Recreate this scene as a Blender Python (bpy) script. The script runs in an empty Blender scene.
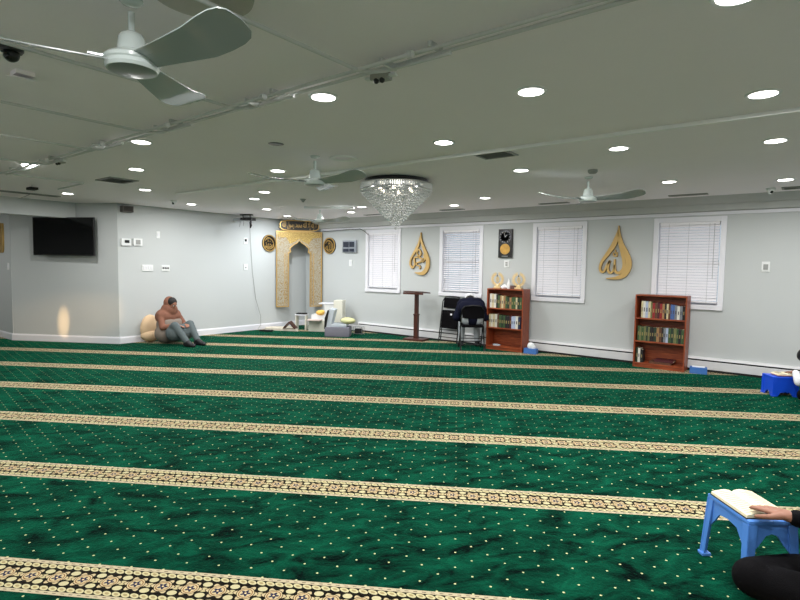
import bpy, bmesh, math, random
from mathutils import Vector, Matrix
random.seed(7)
PI = math.pi
sc = bpy.context.scene
COL = sc.collection
W = 8.90          # plane of the wall with the windows (Y)
L = -9.82         # plane of the long left wall (X)
ZC = 2.527        # ceiling height
R = math.radians

# ------------------------------------------------------------------ materials
def lin(c):
    return tuple(((x/255)/12.92 if x/255 <= .04045 else ((x/255+.055)/1.055)**2.4) for x in c)+(1,)
_M = {}
def mat(name, rgb, rough=.6, metal=0, var=.06, scale=8, bump=0, spec=.5, trans=0, emit=None, coat=0):
    if name in _M: return _M[name]
    m = bpy.data.materials.new(name); m.use_nodes = True
    nt = m.node_tree; b = nt.nodes['Principled BSDF']
    c = lin(rgb)
    no = nt.nodes.new('ShaderNodeTexNoise'); no.inputs['Scale'].default_value = scale; no.inputs['Detail'].default_value = 4
    tc = nt.nodes.new('ShaderNodeTexCoord'); nt.links.new(tc.outputs['Object'], no.inputs['Vector'])
    mx = nt.nodes.new('ShaderNodeMix'); mx.data_type = 'RGBA'
    mx.inputs[6].default_value = tuple(min(1, v*(1-var)) for v in c[:3])+(1,)
    mx.inputs[7].default_value = tuple(min(1, v*(1+var)) for v in c[:3])+(1,)
    nt.links.new(no.outputs['Fac'], mx.inputs[0]); nt.links.new(mx.outputs[2], b.inputs['Base Color'])
    b.inputs['Roughness'].default_value = rough; b.inputs['Metallic'].default_value = metal
    b.inputs['Specular IOR Level'].default_value = spec
    if trans: b.inputs['Transmission Weight'].default_value = trans
    if coat: b.inputs['Coat Weight'].default_value = coat
    if bump:
        bp = nt.nodes.new('ShaderNodeBump'); bp.inputs['Strength'].default_value = bump; bp.inputs['Distance'].default_value = .01
        n2 = nt.nodes.new('ShaderNodeTexNoise'); n2.inputs['Scale'].default_value = scale*12; n2.inputs['Detail'].default_value = 3
        nt.links.new(tc.outputs['Object'], n2.inputs['Vector']); nt.links.new(n2.outputs['Fac'], bp.inputs['Height']); nt.links.new(bp.outputs[0], b.inputs['Normal'])
    if emit:
        b.inputs['Emission Color'].default_value = lin(emit[0]); b.inputs['Emission Strength'].default_value = emit[1]
    _M[name] = m
    return m

class E:                                   # tiny maths-node expression builder
    nt = None
    def __init__(s, k): s.k = k
    @staticmethod
    def op(o, *a):
        n = E.nt.nodes.new('ShaderNodeMath'); n.operation = o
        for i, v in enumerate(a):
            v = v.k if isinstance(v, E) else v
            if isinstance(v, (int, float)): n.inputs[i].default_value = v
            else: E.nt.links.new(v, n.inputs[i])
        return E(n.outputs[0])
    def __add__(s, o): return E.op('ADD', s, o)
    __radd__ = __add__
    def __sub__(s, o): return E.op('SUBTRACT', s, o)
    def __rsub__(s, o): return E.op('SUBTRACT', o, s)
    def __mul__(s, o): return E.op('MULTIPLY', s, o)
    __rmul__ = __mul__
    def __truediv__(s, o): return E.op('DIVIDE', s, o)
    def __lt__(s, o): return E.op('LESS_THAN', s, o)
    def __gt__(s, o): return E.op('GREATER_THAN', s, o)
def rnd(a): return E.op('ROUND', a)
def ab(a): return E.op('ABSOLUTE', a)
def sq(a): return E.op('SQRT', a)
def mod2(a): return E.op('MODULO', ab(a), 2.0)
def mixc(nt, f, a, b):
    n = nt.nodes.new('ShaderNodeMix'); n.data_type = 'RGBA'
    for i, v in ((0, f), (6, a), (7, b)):
        v = v.k if isinstance(v, E) else v
        if isinstance(v, (tuple, float, int)): n.inputs[i].default_value = v
        else: nt.links.new(v, n.inputs[i])
    return n.outputs[2]

def carpet():
    m = bpy.data.materials.new('green_prayer_carpet'); m.use_nodes = True
    nt = m.node_tree; E.nt = nt; b = nt.nodes['Principled BSDF']
    g = nt.nodes.new('ShaderNodeNewGeometry'); sx = nt.nodes.new('ShaderNodeSeparateXYZ')
    nt.links.new(g.outputs['Position'], sx.inputs[0])
    X, Y = E(sx.outputs[0]), E(sx.outputs[1])
    t = X*.8522 + Y*.5232; s = Y*.8522 - X*.5232
    ds = (s-2.2045)/1.1675
    v = (ds-rnd(ds))*1.1675; av = ab(v)
    stripe = av < .124
    # ---- field: crushed green velvet
    cm = nt.nodes.new('ShaderNodeCombineXYZ')
    nt.links.new((t*.9+s*.6).k, cm.inputs[0]); nt.links.new((s*2.0-t*.7).k, cm.inputs[1])
    n1 = nt.nodes.new('ShaderNodeTexNoise'); n1.inputs['Scale'].default_value = 3.6; n1.inputs['Detail'].default_value = 8; n1.inputs['Roughness'].default_value = .68; n1.inputs['Distortion'].default_value = .6
    nt.links.new(cm.outputs[0], n1.inputs['Vector'])
    rp = nt.nodes.new('ShaderNodeValToRGB'); rp.color_ramp.elements[0].position = .37; rp.color_ramp.elements[1].position = .68
    rp.color_ramp.elements[0].color = GREEN_D; rp.color_ramp.elements[1].color = GREEN_L
    nt.links.new(n1.outputs['Fac'], rp.inputs[0])
    row = rnd((s-2.40)/.0687)
    t2 = t-.02-mod2(row)*.0825
    rt = t2-rnd(t2/.165)*.165; rs = (s-2.40)-row*.0687
    dot = (rt*rt + rs*rs) < .0056*.0056
    field = mixc(nt, dot, rp.outputs[0], lin((186, 188, 140)))
    # ---- woven border band
    edge = av > .101
    te = t-rnd(t/.04)*.04
    ed = ((ab(te)-.0) < .009)*(ab(av-.112) < .0022)
    c_edge = mixc(nt, ed, lin((178, 166, 138)), lin((84, 70, 56)))
    # oval rows
    P = .0437
    to = t + v*.55; to = to-rnd(to/P)*P; vo = av-.082
    q = to*to/(.0205**2)+vo*vo/(.0165**2)
    oval = q < 1.0; ovc = (q < .25)
    c_in = mixc(nt, oval, lin((20, 18, 14)), lin((186, 178, 138)))
    c_in = mixc(nt, oval*ovc, c_in, lin((150, 136, 98)))
    # leaf ovals between the flowers
    P2 = .1311
    tf = t-rnd(t/P2)*P2; tl = (t+P2/2); tl = tl-rnd(tl/P2)*P2
    ql = tl*tl/(.022**2)+(av-.040)*(av-.040)/(.017**2)
    c_in = mixc(nt, ql < 1.0, c_in, lin((184, 176, 138)))
    ql2 = tl*tl/(.018**2)+v*v/(.016**2)
    c_in = mixc(nt, ql2 < 1.0, c_in, lin((178, 166, 126)))
    r = sq(tf*tf+v*v); th = E.op('ARCTAN2', v, tf)
    lobe = E.op('COSINE', th*6.0)*.010+.046
    fl = r < lobe
    c_in = mixc(nt, (r < lobe+.004), c_in, lin((20, 18, 14)))
    c_in = mixc(nt, fl, c_in, lin((186, 168, 130)))
    c_in = mixc(nt, (ab(r-.030) < .0022)*fl, c_in, lin((120, 84, 52)))
    cen = r < (E.op('COSINE', th*5.0)*.006+.018)
    c_in = mixc(nt, cen, c_in, lin((40, 42, 66)))
    c_in = mixc(nt, (ab(r-.040) < .002)*fl, c_in, lin((60, 50, 40)))
    c_in = mixc(nt, r < .005, c_in, lin((226, 200, 150)))
    band = mixc(nt, edge, c_in, c_edge)
    col = mixc(nt, stripe, field, band)
    nt.links.new(col, b.inputs['Base Color'])
    b.inputs['Roughness'].default_value = .95; b.inputs['Specular IOR Level'].default_value = .03
    b.inputs['Sheen Weight'].default_value = SHEEN; b.inputs['Sheen Roughness'].default_value = .27
    nt.links.new(mixc(nt, stripe, lin((40, 176, 132)), lin((190, 184, 165))), b.inputs['Sheen Tint'])
    bp = nt.nodes.new('ShaderNodeBump'); bp.inputs['Strength'].default_value = .5; bp.inputs['Distance'].default_value = .02
    n2 = nt.nodes.new('ShaderNodeTexNoise'); n2.inputs['Scale'].default_value = 60; n2.inputs['Detail'].default_value = 5
    nt.links.new(g.outputs['Position'], n2.inputs['Vector']); nt.links.new(n2.outputs['Fac'], bp.inputs['Height']); nt.links.new(bp.outputs[0], b.inputs['Normal'])
    return m
GREEN_D = lin((0, 10, 8)); GREEN_L = lin((6, 76, 54)); SHEEN = .30

def filigree(name, base, gold, scale):
    m = bpy.data.materials.new(name); m.use_nodes = True; nt = m.node_tree; b = nt.nodes['Principled BSDF']
    tc = nt.nodes.new('ShaderNodeTexCoord'); vo = nt.nodes.new('ShaderNodeTexVoronoi'); vo.feature = 'DISTANCE_TO_EDGE'; vo.inputs['Scale'].default_value = scale
    nt.links.new(tc.outputs['Object'], vo.inputs['Vector'])
    rp = nt.nodes.new('ShaderNodeValToRGB'); rp.color_ramp.elements[0].position = .05; rp.color_ramp.elements[1].position = .10
    rp.color_ramp.elements[0].color = lin(gold); rp.color_ramp.elements[1].color = lin(base)
    nt.links.new(vo.outputs['Distance'], rp.inputs[0]); nt.links.new(rp.outputs[0], b.inputs['Base Color'])
    b.inputs['Roughness'].default_value = .4; b.inputs['Metallic'].default_value = .15
    bp = nt.nodes.new('ShaderNodeBump'); bp.inputs['Strength'].default_value = .4; bp.invert = True
    nt.links.new(rp.outputs[0], bp.inputs['Height']); nt.links.new(bp.outputs[0], b.inputs['Normal'])
    return m

def wood(name, a, bcol, axis='Z', rough=.4):
    m = bpy.data.materials.new(name); m.use_nodes = True; nt = m.node_tree; b = nt.nodes['Principled BSDF']
    tc = nt.nodes.new('ShaderNodeTexCoord'); mp = nt.nodes.new('ShaderNodeMapping')
    mp.inputs['Scale'].default_value = {'Z': (14, 14, 1.2), 'X': (1.2, 14, 14), 'Y': (14, 1.2, 14)}[axis]
    no = nt.nodes.new('ShaderNodeTexNoise'); no.inputs['Scale'].default_value = 4; no.inputs['Detail'].default_value = 6; no.inputs['Distortion'].default_value = .6
    rp = nt.nodes.new('ShaderNodeValToRGB'); rp.color_ramp.elements[0].position = .35; rp.color_ramp.elements[1].position = .65
    rp.color_ramp.elements[0].color = lin(a); rp.color_ramp.elements[1].color = lin(bcol)
    nt.links.new(tc.outputs['Object'], mp.inputs[0]); nt.links.new(mp.outputs[0], no.inputs['Vector'])
    nt.links.new(no.outputs['Fac'], rp.inputs[0]); nt.links.new(rp.outputs[0], b.inputs['Base Color'])
    b.inputs['Roughness'].default_value = rough
    return m

M_floor = carpet()
M_wall = mat('painted_wall', (192, 196, 196), .75, var=.015, scale=1.2, bump=.05)
M_ceil = mat('painted_ceiling', (250, 244, 248), .85, var=.03, scale=1.5, bump=.12)
M_trim = mat('white_trim_paint', (226, 226, 232), .45, var=.02)
M_white = mat('white_plastic', (228, 230, 230), .4, var=.02)
M_fan = mat('white_enamel', (205, 216, 214), .22, var=.02, coat=.4)
M_blade = mat('grey_white_blade', (150, 160, 158), .25, var=.04, coat=.3)
M_slat = mat('blind_slat_white', (238, 236, 240), .5, var=.02)
M_black = mat('black_plastic', (14, 14, 15), .35, var=.1)
M_blackm = mat('black_powder_coat', (18, 18, 20), .4, .3)
M_screen = mat('glossy_black_screen', (6, 6, 8), .08, var=.2)
M_pipe = mat('painted_conduit', (206, 208, 206), .45, .1)
M_race = mat('white_raceway', (250, 250, 250), .5)
M_grille = mat('vent_grey', (150, 152, 150), .5)
M_dark = mat('dark_parts_and_gap_shade', (28, 28, 28), .8)
M_gold = mat('gold_leaf', (198, 162, 96), .35, .55, var=.12, scale=20)
M_goldw = mat('gold_painted_wood', (203, 168, 104), .45, .15, var=.10, scale=14)
M_goldt = mat('trophy_gold', (224, 200, 150), .35, .4, var=.1)
M_chrome = mat('chrome', (190, 192, 196), .15, .95)
M_silver = mat('brushed_aluminium', (160, 162, 164), .35, .8)
M_crystal = mat('cut_crystal', (236, 240, 240), .04, .0, var=.02, spec=1, trans=.55)
M_glass = mat('window_glass', (235, 240, 242), .02, trans=.95)
M_heater = mat('heater_enamel', (214, 214, 216), .45)
M_fil = filigree('cream_gold_filigree', (176, 172, 158), (150, 122, 72), 34)
M_fil2 = filigree('dense_gold_filigree', (160, 130, 70), (206, 178, 104), 30)
M_wood_red = wood('cherry_veneer', (118, 48, 24), (158, 76, 40), 'Z')
M_wood_redx = wood('cherry_veneer_shelf', (118, 48, 24), (162, 80, 42), 'X')
M_wood_dark = wood('dark_walnut', (52, 24, 18), (84, 40, 28), 'Z')
M_blue = mat('light_blue_plastic', (86, 142, 224), .3, var=.04)
M_blue2 = mat('deep_blue_plastic', (22, 78, 214), .35, var=.04)
M_paper = mat('cream_paper', (232, 222, 188), .8, var=.03)
M_tissue = mat('tissue_blue_card', (60, 110, 180), .6, var=.15, scale=30)
M_tissuew = mat('tissue_paper', (236, 238, 240), .9)
M_skin = mat('skin_brown', (146, 100, 80), .55, var=.06)
M_hair = mat('black_hair', (20, 17, 16), .7, var=.3, scale=60)
M_navy = mat('navy_fabric', (14, 17, 36), .9, var=.12, scale=20, bump=.2, spec=.15)
M_ltrs = mat('pale_grey_fabric', (176, 182, 188), .85, bump=.2)
M_brown = mat('brown_fabric', (128, 84, 66), .85, var=.05, bump=.2)
M_taupe = mat('taupe_fabric', (128, 116, 106), .85, var=.05, bump=.2)
M_slate = mat('slate_fabric', (84, 94, 96), .85, var=.05, bump=.2)
M_blk = mat('black_fabric', (7, 6, 9), .85, var=.25, scale=18, bump=.3, spec=.12)
M_beige = mat('beige_fabric', (214, 184, 148), .85, var=.10, bump=.2)
M_cloudw = mat('white_fabric', (220, 222, 226), .85, bump=.2)
M_greyf = mat('grey_fabric', (112, 112, 124), .85, var=.1, bump=.2)
M_palef = mat('pale_blue_grey_fabric', (182, 190, 198), .85, var=.05)
M_yel = mat('pale_yellow_fabric', (204, 204, 152), .85, var=.05)
M_cream = mat('cream_laminate', (222, 220, 206), .5, var=.02)
M_shoe = mat('dark_shoe', (22, 22, 26), .6)
M_lens = mat('led_lens', (255, 250, 244), .5, emit=((255, 250, 246), 14))
M_eyew = mat('eye_white', (230, 228, 224), .3)

# ------------------------------------------------------------------ mesh helpers
class MB:
    def __init__(s): s.bm = bmesh.new()
    def box(s, c, d, rot=None, bev=0):
        r = bmesh.ops.create_cube(s.bm, size=1)
        m = Matrix.Translation(Vector(c)) @ (rot.to_4x4() if rot else Matrix.Identity(4)) @ Matrix.Diagonal((d[0], d[1], d[2], 1))
        bmesh.ops.transform(s.bm, matrix=m, verts=r['verts'])
        if bev:
            es = list({e for v in r['verts'] for e in v.link_edges})
            bmesh.ops.bevel(s.bm, geom=es, offset=bev, segments=2, affect='EDGES', profile=.7)
        return s
    def cone(s, p0, p1, r0, r1, n=16, caps=True):
        p0, p1 = Vector(p0), Vector(p1); d = p1-p0
        m = Matrix.Translation((p0+p1)/2) @ d.to_track_quat('Z', 'Y').to_matrix().to_4x4()
        bmesh.ops.create_cone(s.bm, cap_ends=caps, segments=n, radius1=r0, radius2=r1, depth=d.length, matrix=m)
        return s
    def sph(s, c, r, n=12, sc_=(1, 1, 1), rot=None):
        m = Matrix.Translation(Vector(c)) @ (rot.to_4x4() if rot else Matrix.Identity(4)) @ Matrix.Diagonal((r*sc_[0], r*sc_[1], r*sc_[2], 1))
        bmesh.ops.create_uvsphere(s.bm, u_segments=n, v_segments=max(6, n//2+2), radius=1, matrix=m)
        return s
    def tube(s, pts, r, n=8):
        pts = [Vector(p) for p in pts]; rings = []
        up = Vector((0, 0, 1))
        for i, p in enumerate(pts):
            t = (pts[min(i+1, len(pts)-1)]-pts[max(i-1, 0)]).normalized()
            a = t.cross(up)
            if a.length < .05: a = t.cross(Vector((1, 0, 0)))
            if rings and a.dot(pa) < 0: a = -a
            a.normalize(); pa = a; b = t.cross(a)
            rr = r[i] if isinstance(r, (list, tuple)) else r
            rings.append([s.bm.verts.new(p+(a*math.cos(2*PI*k/n)+b*math.sin(2*PI*k/n))*rr) for k in range(n)])
        for q in range(len(rings)-1):
            for k in range(n):
                s.bm.faces.new((rings[q][k], rings[q][(k+1) % n], rings[q+1][(k+1) % n], rings[q+1][k]))
        s.bm.faces.new(rings[0]); s.bm.faces.new(rings[-1])
        return s
    def lathe(s, prof, c=(0, 0, 0), n=32, cap=True):
        c = Vector(c); rings = []
        for r, z in prof:
            rings.append([s.bm.verts.new(c+Vector((max(r, 1e-4)*math.cos(2*PI*k/n), max(r, 1e-4)*math.sin(2*PI*k/n), z))) for k in range(n)])
        for q in range(len(rings)-1):
            for k in range(n):
                s.bm.faces.new((rings[q][k], rings[q][(k+1) % n], rings[q+1][(k+1) % n], rings[q+1][k]))
        if cap: s.bm.faces.new(rings[0]); s.bm.faces.new(rings[-1])
        return s
    def prism(s, poly, y0, y1, f=None):
        """poly in (a, b); f maps (a, depth, b) to a point; default a=x, depth=y, b=z"""
        f = f or (lambda a, d, b: (a, d, b))
        A = [s.bm.verts.new(f(a, y0, b)) for a, b in poly]; B = [s.bm.verts.new(f(a, y1, b)) for a, b in poly]
        n = len(poly)
        s.bm.faces.new(A); s.bm.faces.new(B)
        for i in range(n): s.bm.faces.new((A[i], A[(i+1) % n], B[(i+1) % n], B[i]))
        return s
    def ribbon(s, pts, y0, y1, sub=5):
        """variable width stroke in the XZ plane, pts=(x, z, width)"""
        P = [Vector(p) for p in pts]; out = []
        for i in range(len(P)-1):
            p0, p1, p2, p3 = P[max(i-1, 0)], P[i], P[i+1], P[min(i+2, len(P)-1)]
            for k in range(sub):
                t = k/sub
                out.append(.5*((2*p1)+(p2-p0)*t+(2*p0-5*p1+4*p2-p3)*t*t+(3*p1-p0-3*p2+p3)*t**3))
        out.append(P[-1]); rows = []
        for i, p in enumerate(out):
            d = out[min(i+1, len(out)-1)]-out[max(i-1, 0)]; d.z = 0
            if d.length < 1e-6: d = Vector((1, 0, 0))
            d.normalize(); nx, nz = -d.y, d.x; w = abs(p.z)/2+.0005
            rows.append([s.bm.verts.new((p.x+nx*w*a, y, p.y+nz*w*a)) for a, y in ((1, y0), (-1, y0), (-1, y1), (1, y1))])
        for i in range(len(rows)-1):
            for k in range(4): s.bm.faces.new((rows[i][k], rows[i][(k+1) % 4], rows[i+1][(k+1) % 4], rows[i+1][k]))
        s.bm.faces.new(rows[0]); s.bm.faces.new(rows[-1])
        return s
    def build(s, name, m, parent=None, smooth=False, label=None, loc=None, rotz=None):
        bmesh.ops.recalc_face_normals(s.bm, faces=s.bm.faces)
        me = bpy.data.meshes.new(name); s.bm.to_mesh(me); s.bm.free()
        if smooth:
            for p in me.polygons: p.use_smooth = True
            try: me.set_sharp_from_angle(angle=R(38))
            except Exception: pass
        me.materials.append(m)
        o = bpy.data.objects.new(name, me); COL.objects.link(o)
        if parent is not None: o.parent = parent
        if label: o['label'] = label
        if loc is not None: o.location = loc
        if rotz is not None: o.rotation_euler.z = rotz
        return o

def thing(name, label, cat, loc=(0, 0, 0), rz=0, group=None):
    o = bpy.data.objects.new(name, None); COL.objects.link(o); o.empty_display_size = .1
    o.location = loc; o.rotation_euler = (0, 0, rz); o['label'] = label; o['category'] = cat
    if group: o['group'] = group
    return o
def tag(o, label, cat, group=None, kind=None):
    o['label'] = label; o['category'] = cat
    if group: o['group'] = group
    if kind: o['kind'] = kind
    return o
def struct(o): o['kind'] = 'structure'; return o
def copy_thing(root, loc, rz, label):
    r = root.copy(); COL.objects.link(r); r.location = loc; r.rotation_euler = (0, 0, rz); r['label'] = label
    for ch in list(root.children):
        c = ch.copy(); COL.objects.link(c); c.parent = r
        for g in list(ch.children):
            d = g.copy(); COL.objects.link(d); d.parent = c
    return r

# ------------------------------------------------------------------ room shell
XR, YB = 2.6, -1.6
def fl(o): return o
T0 = Vector((L, 4.42, 0)); T1 = Vector((-11.66, 3.33, 0))
b = MB(); b.prism([(-14, YB), (XR, YB), (XR, W+.1), (L-.1, W+.1), (L-.1, 4.42), (-11.7, 3.45), (-14, 3.5)], -.1, 0, lambda a, d, c: (a, c, d))
struct(b.build('floor', M_floor))
b = MB(); b.prism([(-14, YB), (XR, YB), (XR, W+.15), (L-.1, W+.15), (L-.1, 4.42), (-11.7, 3.45), (-14, 3.5)], ZC, ZC+.1, lambda a, d, c: (a, c, d))
struct(b.build('ceiling', M_ceil))

WX = [(-7.855, -6.87), (-5.885, -4.905), (-3.91, -2.96), (-1.935, -.97)]
WZ0, WZ1 = .905, 2.27
b = MB()
xs = [L-.1]
for x0, x1 in WX:
    b.box(((xs[-1]+x0+.07)/2, W+.075, ZC/2), (x0+.07-xs[-1], .15, ZC)); xs.append(x1-.07)
    b.box(((x0+x1)/2, W+.075, (WZ0+.07)/2), (x1-x0-.14, .15, WZ0+.07))
    b.box(((x0+x1)/2, W+.075, (WZ1-.07+ZC)/2), (x1-x0-.14, .15, ZC-WZ1+.07))
b.box(((xs[-1]+XR)/2, W+.075, ZC/2), (XR-xs[-1], .15, ZC))
struct(b.build('wall_front', M_wall))
b = MB(); b.box((L-.075, (4.42+W)/2, ZC/2), (.15, W-4.42, ZC)); struct(b.build('wall_left', M_wall))
b = MB()
d = (T1-T0).normalized(); nrm = Vector((-d.y, d.x, 0))
if nrm.dot(Vector((1, -1, 0))) > 0: nrm = -nrm
b.prism([(T0.x, T0.y), (T1.x, T1.y), (T1.x+nrm.x*.12, T1.y+nrm.y*.12), (T0.x+nrm.x*.12, T0.y+nrm.y*.12)], 0, ZC, lambda a, dd, c: (a, c, dd))
struct(b.build('wall_alcove_back', M_wall))
b = MB(); b.box(((-14-11.66)/2, 3.33+.06, ZC/2), (2.36, .12, ZC)); struct(b.build('wall_alcove_side', M_wall))
b = MB(); b.box((-14.05, (YB+3.4)/2, ZC/2), (.1, 3.4-YB, ZC)); struct(b.build('wall_alcove_end', M_wall))
b = MB(); b.box((-5.7, YB-.05, ZC/2), (16.8, .1, ZC)); struct(b.build('wall_back', M_wall))
b = MB(); b.box((XR+.05, (YB+W)/2, ZC/2), (.1, W-YB, ZC)); struct(b.build('wall_right', M_wall))
# dropped header in front of the alcove
b = MB(); b.prism([(-10.5, YB), (-10.5, 4.0), (-10.7, 3.9), (-10.7, YB)], 2.25, ZC, lambda a, dd, c: (a, c, dd))
struct(b.build('wall_alcove_header', M_wall))
# crown / soffit over the window wall
b = MB(); b.prism([(W, 2.335), (W-.10, 2.345), (W-.13, 2.43), (W-.20, 2.44), (W-.34, ZC), (W, ZC)], L, XR, lambda a, dd, c: (dd, a, c))
struct(b.build('trim_1', mat('crown_paint', (186, 188, 186), .6)))
b = MB(); b.box(((L+XR)/2, W-.012, 2.312), (XR-L, .024, .045)); struct(b.build('trim_2', M_trim))
# baseboards
def baseboard(name, p0, p1, side):
    p0, p1 = Vector(p0), Vector(p1); dd = (p1-p0).normalized(); n = Vector((-dd.y, dd.x, 0))*side
    q = MB(); pr = [(0, 0), (.016, 0), (.016, .10), (.006, .125), (0, .125)]
    A = [q.bm.verts.new(p0+n*a+Vector((0, 0, z))) for a, z in pr]; B = [q.bm.verts.new(p1+n*a+Vector((0, 0, z))) for a, z in pr]
    q.bm.faces.new(A); q.bm.faces.new(B)
    for i in range(5): q.bm.faces.new((A[i], A[(i+1) % 5], B[(i+1) % 5], B[i]))
    return struct(q.build(name, M_trim))
baseboard('baseboard_left', (L, W, 0), (L, 4.42, 0), 1)
baseboard('baseboard_alcove_back', T0, T1, 1)
baseboard('baseboard_alcove_side', (-11.66, 3.33, 0), (-14, 3.33, 0), 1)
baseboard('baseboard_front', (-8.0, W, 0), (L, W, 0), 1)

# ------------------------------------------------------------------ windows and blinds
bl_lab = ['closed white venetian blind in the window nearest the corner arch',
          'white venetian blind with brighter open slats behind the folding chairs',
          'closed white venetian blind between the wreath-topped bookcase and the large gold teardrop',
          'closed white venetian blind in the window above the right-hand bookcase']
for i, (x0, x1) in enumerate(WX):
    cx = (x0+x1)/2; w = x1-x0; q = MB()
    cw = .072
    for s_ in (-1, 1): q.box((cx+s_*(w/2-cw/2), W-.011, (WZ0+WZ1)/2), (cw, .022, WZ1-WZ0), bev=.004)
    q.box((cx, W-.011, WZ1-cw/2), (w-2*cw, .022, cw), bev=.004); q.box((cx, W-.016, WZ0+cw/2), (w, .032, cw), bev=.004)
    # jamb liners and sash
    for s_ in (-1, 1): q.box((cx+s_*(w/2-cw+.004), W+.075, (WZ0+WZ1)/2), (.012, .15, WZ1-WZ0-.13))
    q.box((cx, W+.10, WZ0+cw+.02), (w-2*cw, .04, .04)); q.box((cx, W+.10, WZ1-cw-.02), (w-2*cw, .04, .04)); q.box((cx, W+.10, (WZ0+WZ1)/2), (w-2*cw, .04, .04))
    fr = struct(q.build('window_%d' % (i+1), M_trim))
    q = MB(); q.box((cx, W+.10, (WZ0+WZ1)/2), (w-2*cw, .006, WZ1-WZ0-.15)); q.build('window_pane', M_glass, fr)
    root = thing('window_blind', bl_lab[i], 'blind', (cx, W+.012, WZ1-cw), 0, 'blinds in the four windows')
    bw = w-2*cw-.03; z1 = 0; z0 = -(WZ1-WZ0-2*cw)+.03
    q = MB(); q.box((0, 0, z1-.022), (bw, .045, .04), bev=.004); q.build('head_rail', M_slat, root)
    q = MB(); n = 27; tilt = R(54) if i != 1 else R(30)
    for k in range(n):
        z = z1-.06-(z1-.06-z0-.05)*k/(n-1)
        q.box((0, 0, z), (bw, .046, .0022), Matrix.Rotation(tilt, 3, 'X'))
    q.build('slats', M_slat, root)
    q = MB(); q.box((0, 0, z0+.01), (bw, .04, .022), bev=.004); q.build('bottom_rail', M_slat, root)
    for fx in (-.34, .0, .34):
        q = MB(); q.cone((fx*bw, -.026, z1-.02), (fx*bw, -.026, z0), .0016, .0016, 6); q.build('ladder_cord', M_grille, root)
    q = MB(); q.cone((bw*.42, -.032, z1-.03), (bw*.42, -.032, z0+.35), .003, .003, 6); q.build('pull_cord', M_grille, root)

# baseboard heater along the window wall
root = thing('baseboard_heater', 'long white baseboard heater running under the windows', 'heater', (0, W, 0))
q = MB(); q.prism([(0, .03), (0, .205), (-.05, .205), (-.066, .175), (-.03, .16), (-.062, .150), (-.066, .145), (-.066, .035), (-.05, .03)], -8.0, XR, lambda a, dd, c: (dd, a, c)); q.build('casing', M_heater, root)
q = MB(); q.box(((XR-8)/2, -.052, .162), (XR+8, .018, .016)); q.build('slot_shade_strip', M_dark, root)  # dark strip painting the shade inside the heater slot
q = MB(); q.box(((XR-8)/2, -.03, .016), (XR+8, .05, .03)); q.build('gap_shade_strip', M_dark, root)  # solid dark strip standing for the shade under the casing
q = MB(); q.box((-8.012, -.035, .115), (.024, .072, .18), bev=.004); q.build('end_cap', M_heater, root)

# ------------------------------------------------------------------ recessed downlights
def downlight_proto():
    r = thing('downlight', 'x', 'ceiling light', (0, 0, ZC), 0, 'round recessed downlights in the ceiling')
    q = MB(); q.lathe([(.073, -.001), (.073, -.008), (.088, -.010), (.094, -.003), (.094, .0)], n=28, cap=False); q.build('trim_ring', M_white, r, True)
    q = MB(); q.lathe([(.0001, -.0095), (.05, -.0095), (.074, -.006)], n=28, cap=False); q.build('lens', M_lens, r, True)
    return r
LP = [(-.27, 2.41, 'downlight cut by the top edge of the picture, right of centre'),
 (-.27, 3.82, 'in the rightmost column, just nearer than the white strip'),
 (-.27, 5.22, 'second in the rightmost column, just past the white ceiling strip'),
 (-.27, 7.47, 'rightmost far downlight beside the white dome camera'),
 (-1.36, 3.00, 'nearest in the column right of the chandelier, close to the conduit'),
 (-1.36, 4.82, 'above the right fan, just past the white strip'),
 (-1.37, 6.95, 'farthest downlight of its column, to the right of the right-hand fan'),
 (-2.45, 2.36, 'large near downlight beside the conduit, above the chandelier'),
 (-2.49, 3.79, 'downlight directly up and right of the chandelier'),
 (-2.50, 5.32, 'downlight between the chandelier and the right-hand fan'),
 (-4.65, 2.305, 'downlight just past the conduit junction, under the big fan blades'),
 (-4.76, 3.89, 'downlight left of the middle fan'),
 (-6.05, 2.94, 'second downlight beyond the big fan, beside the square vent'),
 (-7.63, 3.83, 'third downlight beyond the big fan, above the wall switches'),
 (-6.31, 4.91, 'downlight below and left of the middle fan'),
 (-7.10, 5.33, 'downlight above the ceiling projector, second toward the corner'),
 (-8.23, 6.46, 'downlight in front of the corner arch, second from it'),
 (-8.95, 7.57, 'downlight closest to the gold plaque over the arch'),
 (-6.79, 2.14, 'leftmost downlight beside the conduit end'),
 (-9.12, 3.37, 'downlight above the wall television'),
 (-8.75, 5.22, 'downlight close to the long left wall, above the brown-dressed person'),
 (-7.18, 7.68, 'downlight nearest the first window, left of the chandelier tip'),
 (-6.37, 7.09, 'downlight at the end of the bright streak bar, left of the chandelier tip'),
 (-4.82, 7.70, 'far downlight right of the chandelier tip, nearest the second window'),
 (-3.92, 7.13, 'far downlight right of the chandelier, second from its tip')]
proto = downlight_proto()
def lamp(x, y, p):
    d_ = bpy.data.lights.new('downlight_lamp', 'AREA'); d_.shape = 'DISK'; d_.size = .13; d_.energy = p; d_.color = (1, .985, .965)
    o = bpy.data.objects.new('downlight_lamp', d_); COL.objects.link(o); o.location = (x, y, ZC-.016); return o
LE = 18
for i, (x, y, lb) in enumerate(LP):
    lb = 'round white ' + lb if lb.startswith('downlight') else 'round white light, ' + lb
    if i == 0: proto.location = (x, y, ZC); proto['label'] = lb
    else: copy_thing(proto, (x, y, ZC), 0, lb)
    lo = lamp(x, y, LE*(1.5 if i in (16, 17) else 1))
    if i in (16, 17): lo.data.color = (.92, .96, 1)
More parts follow.
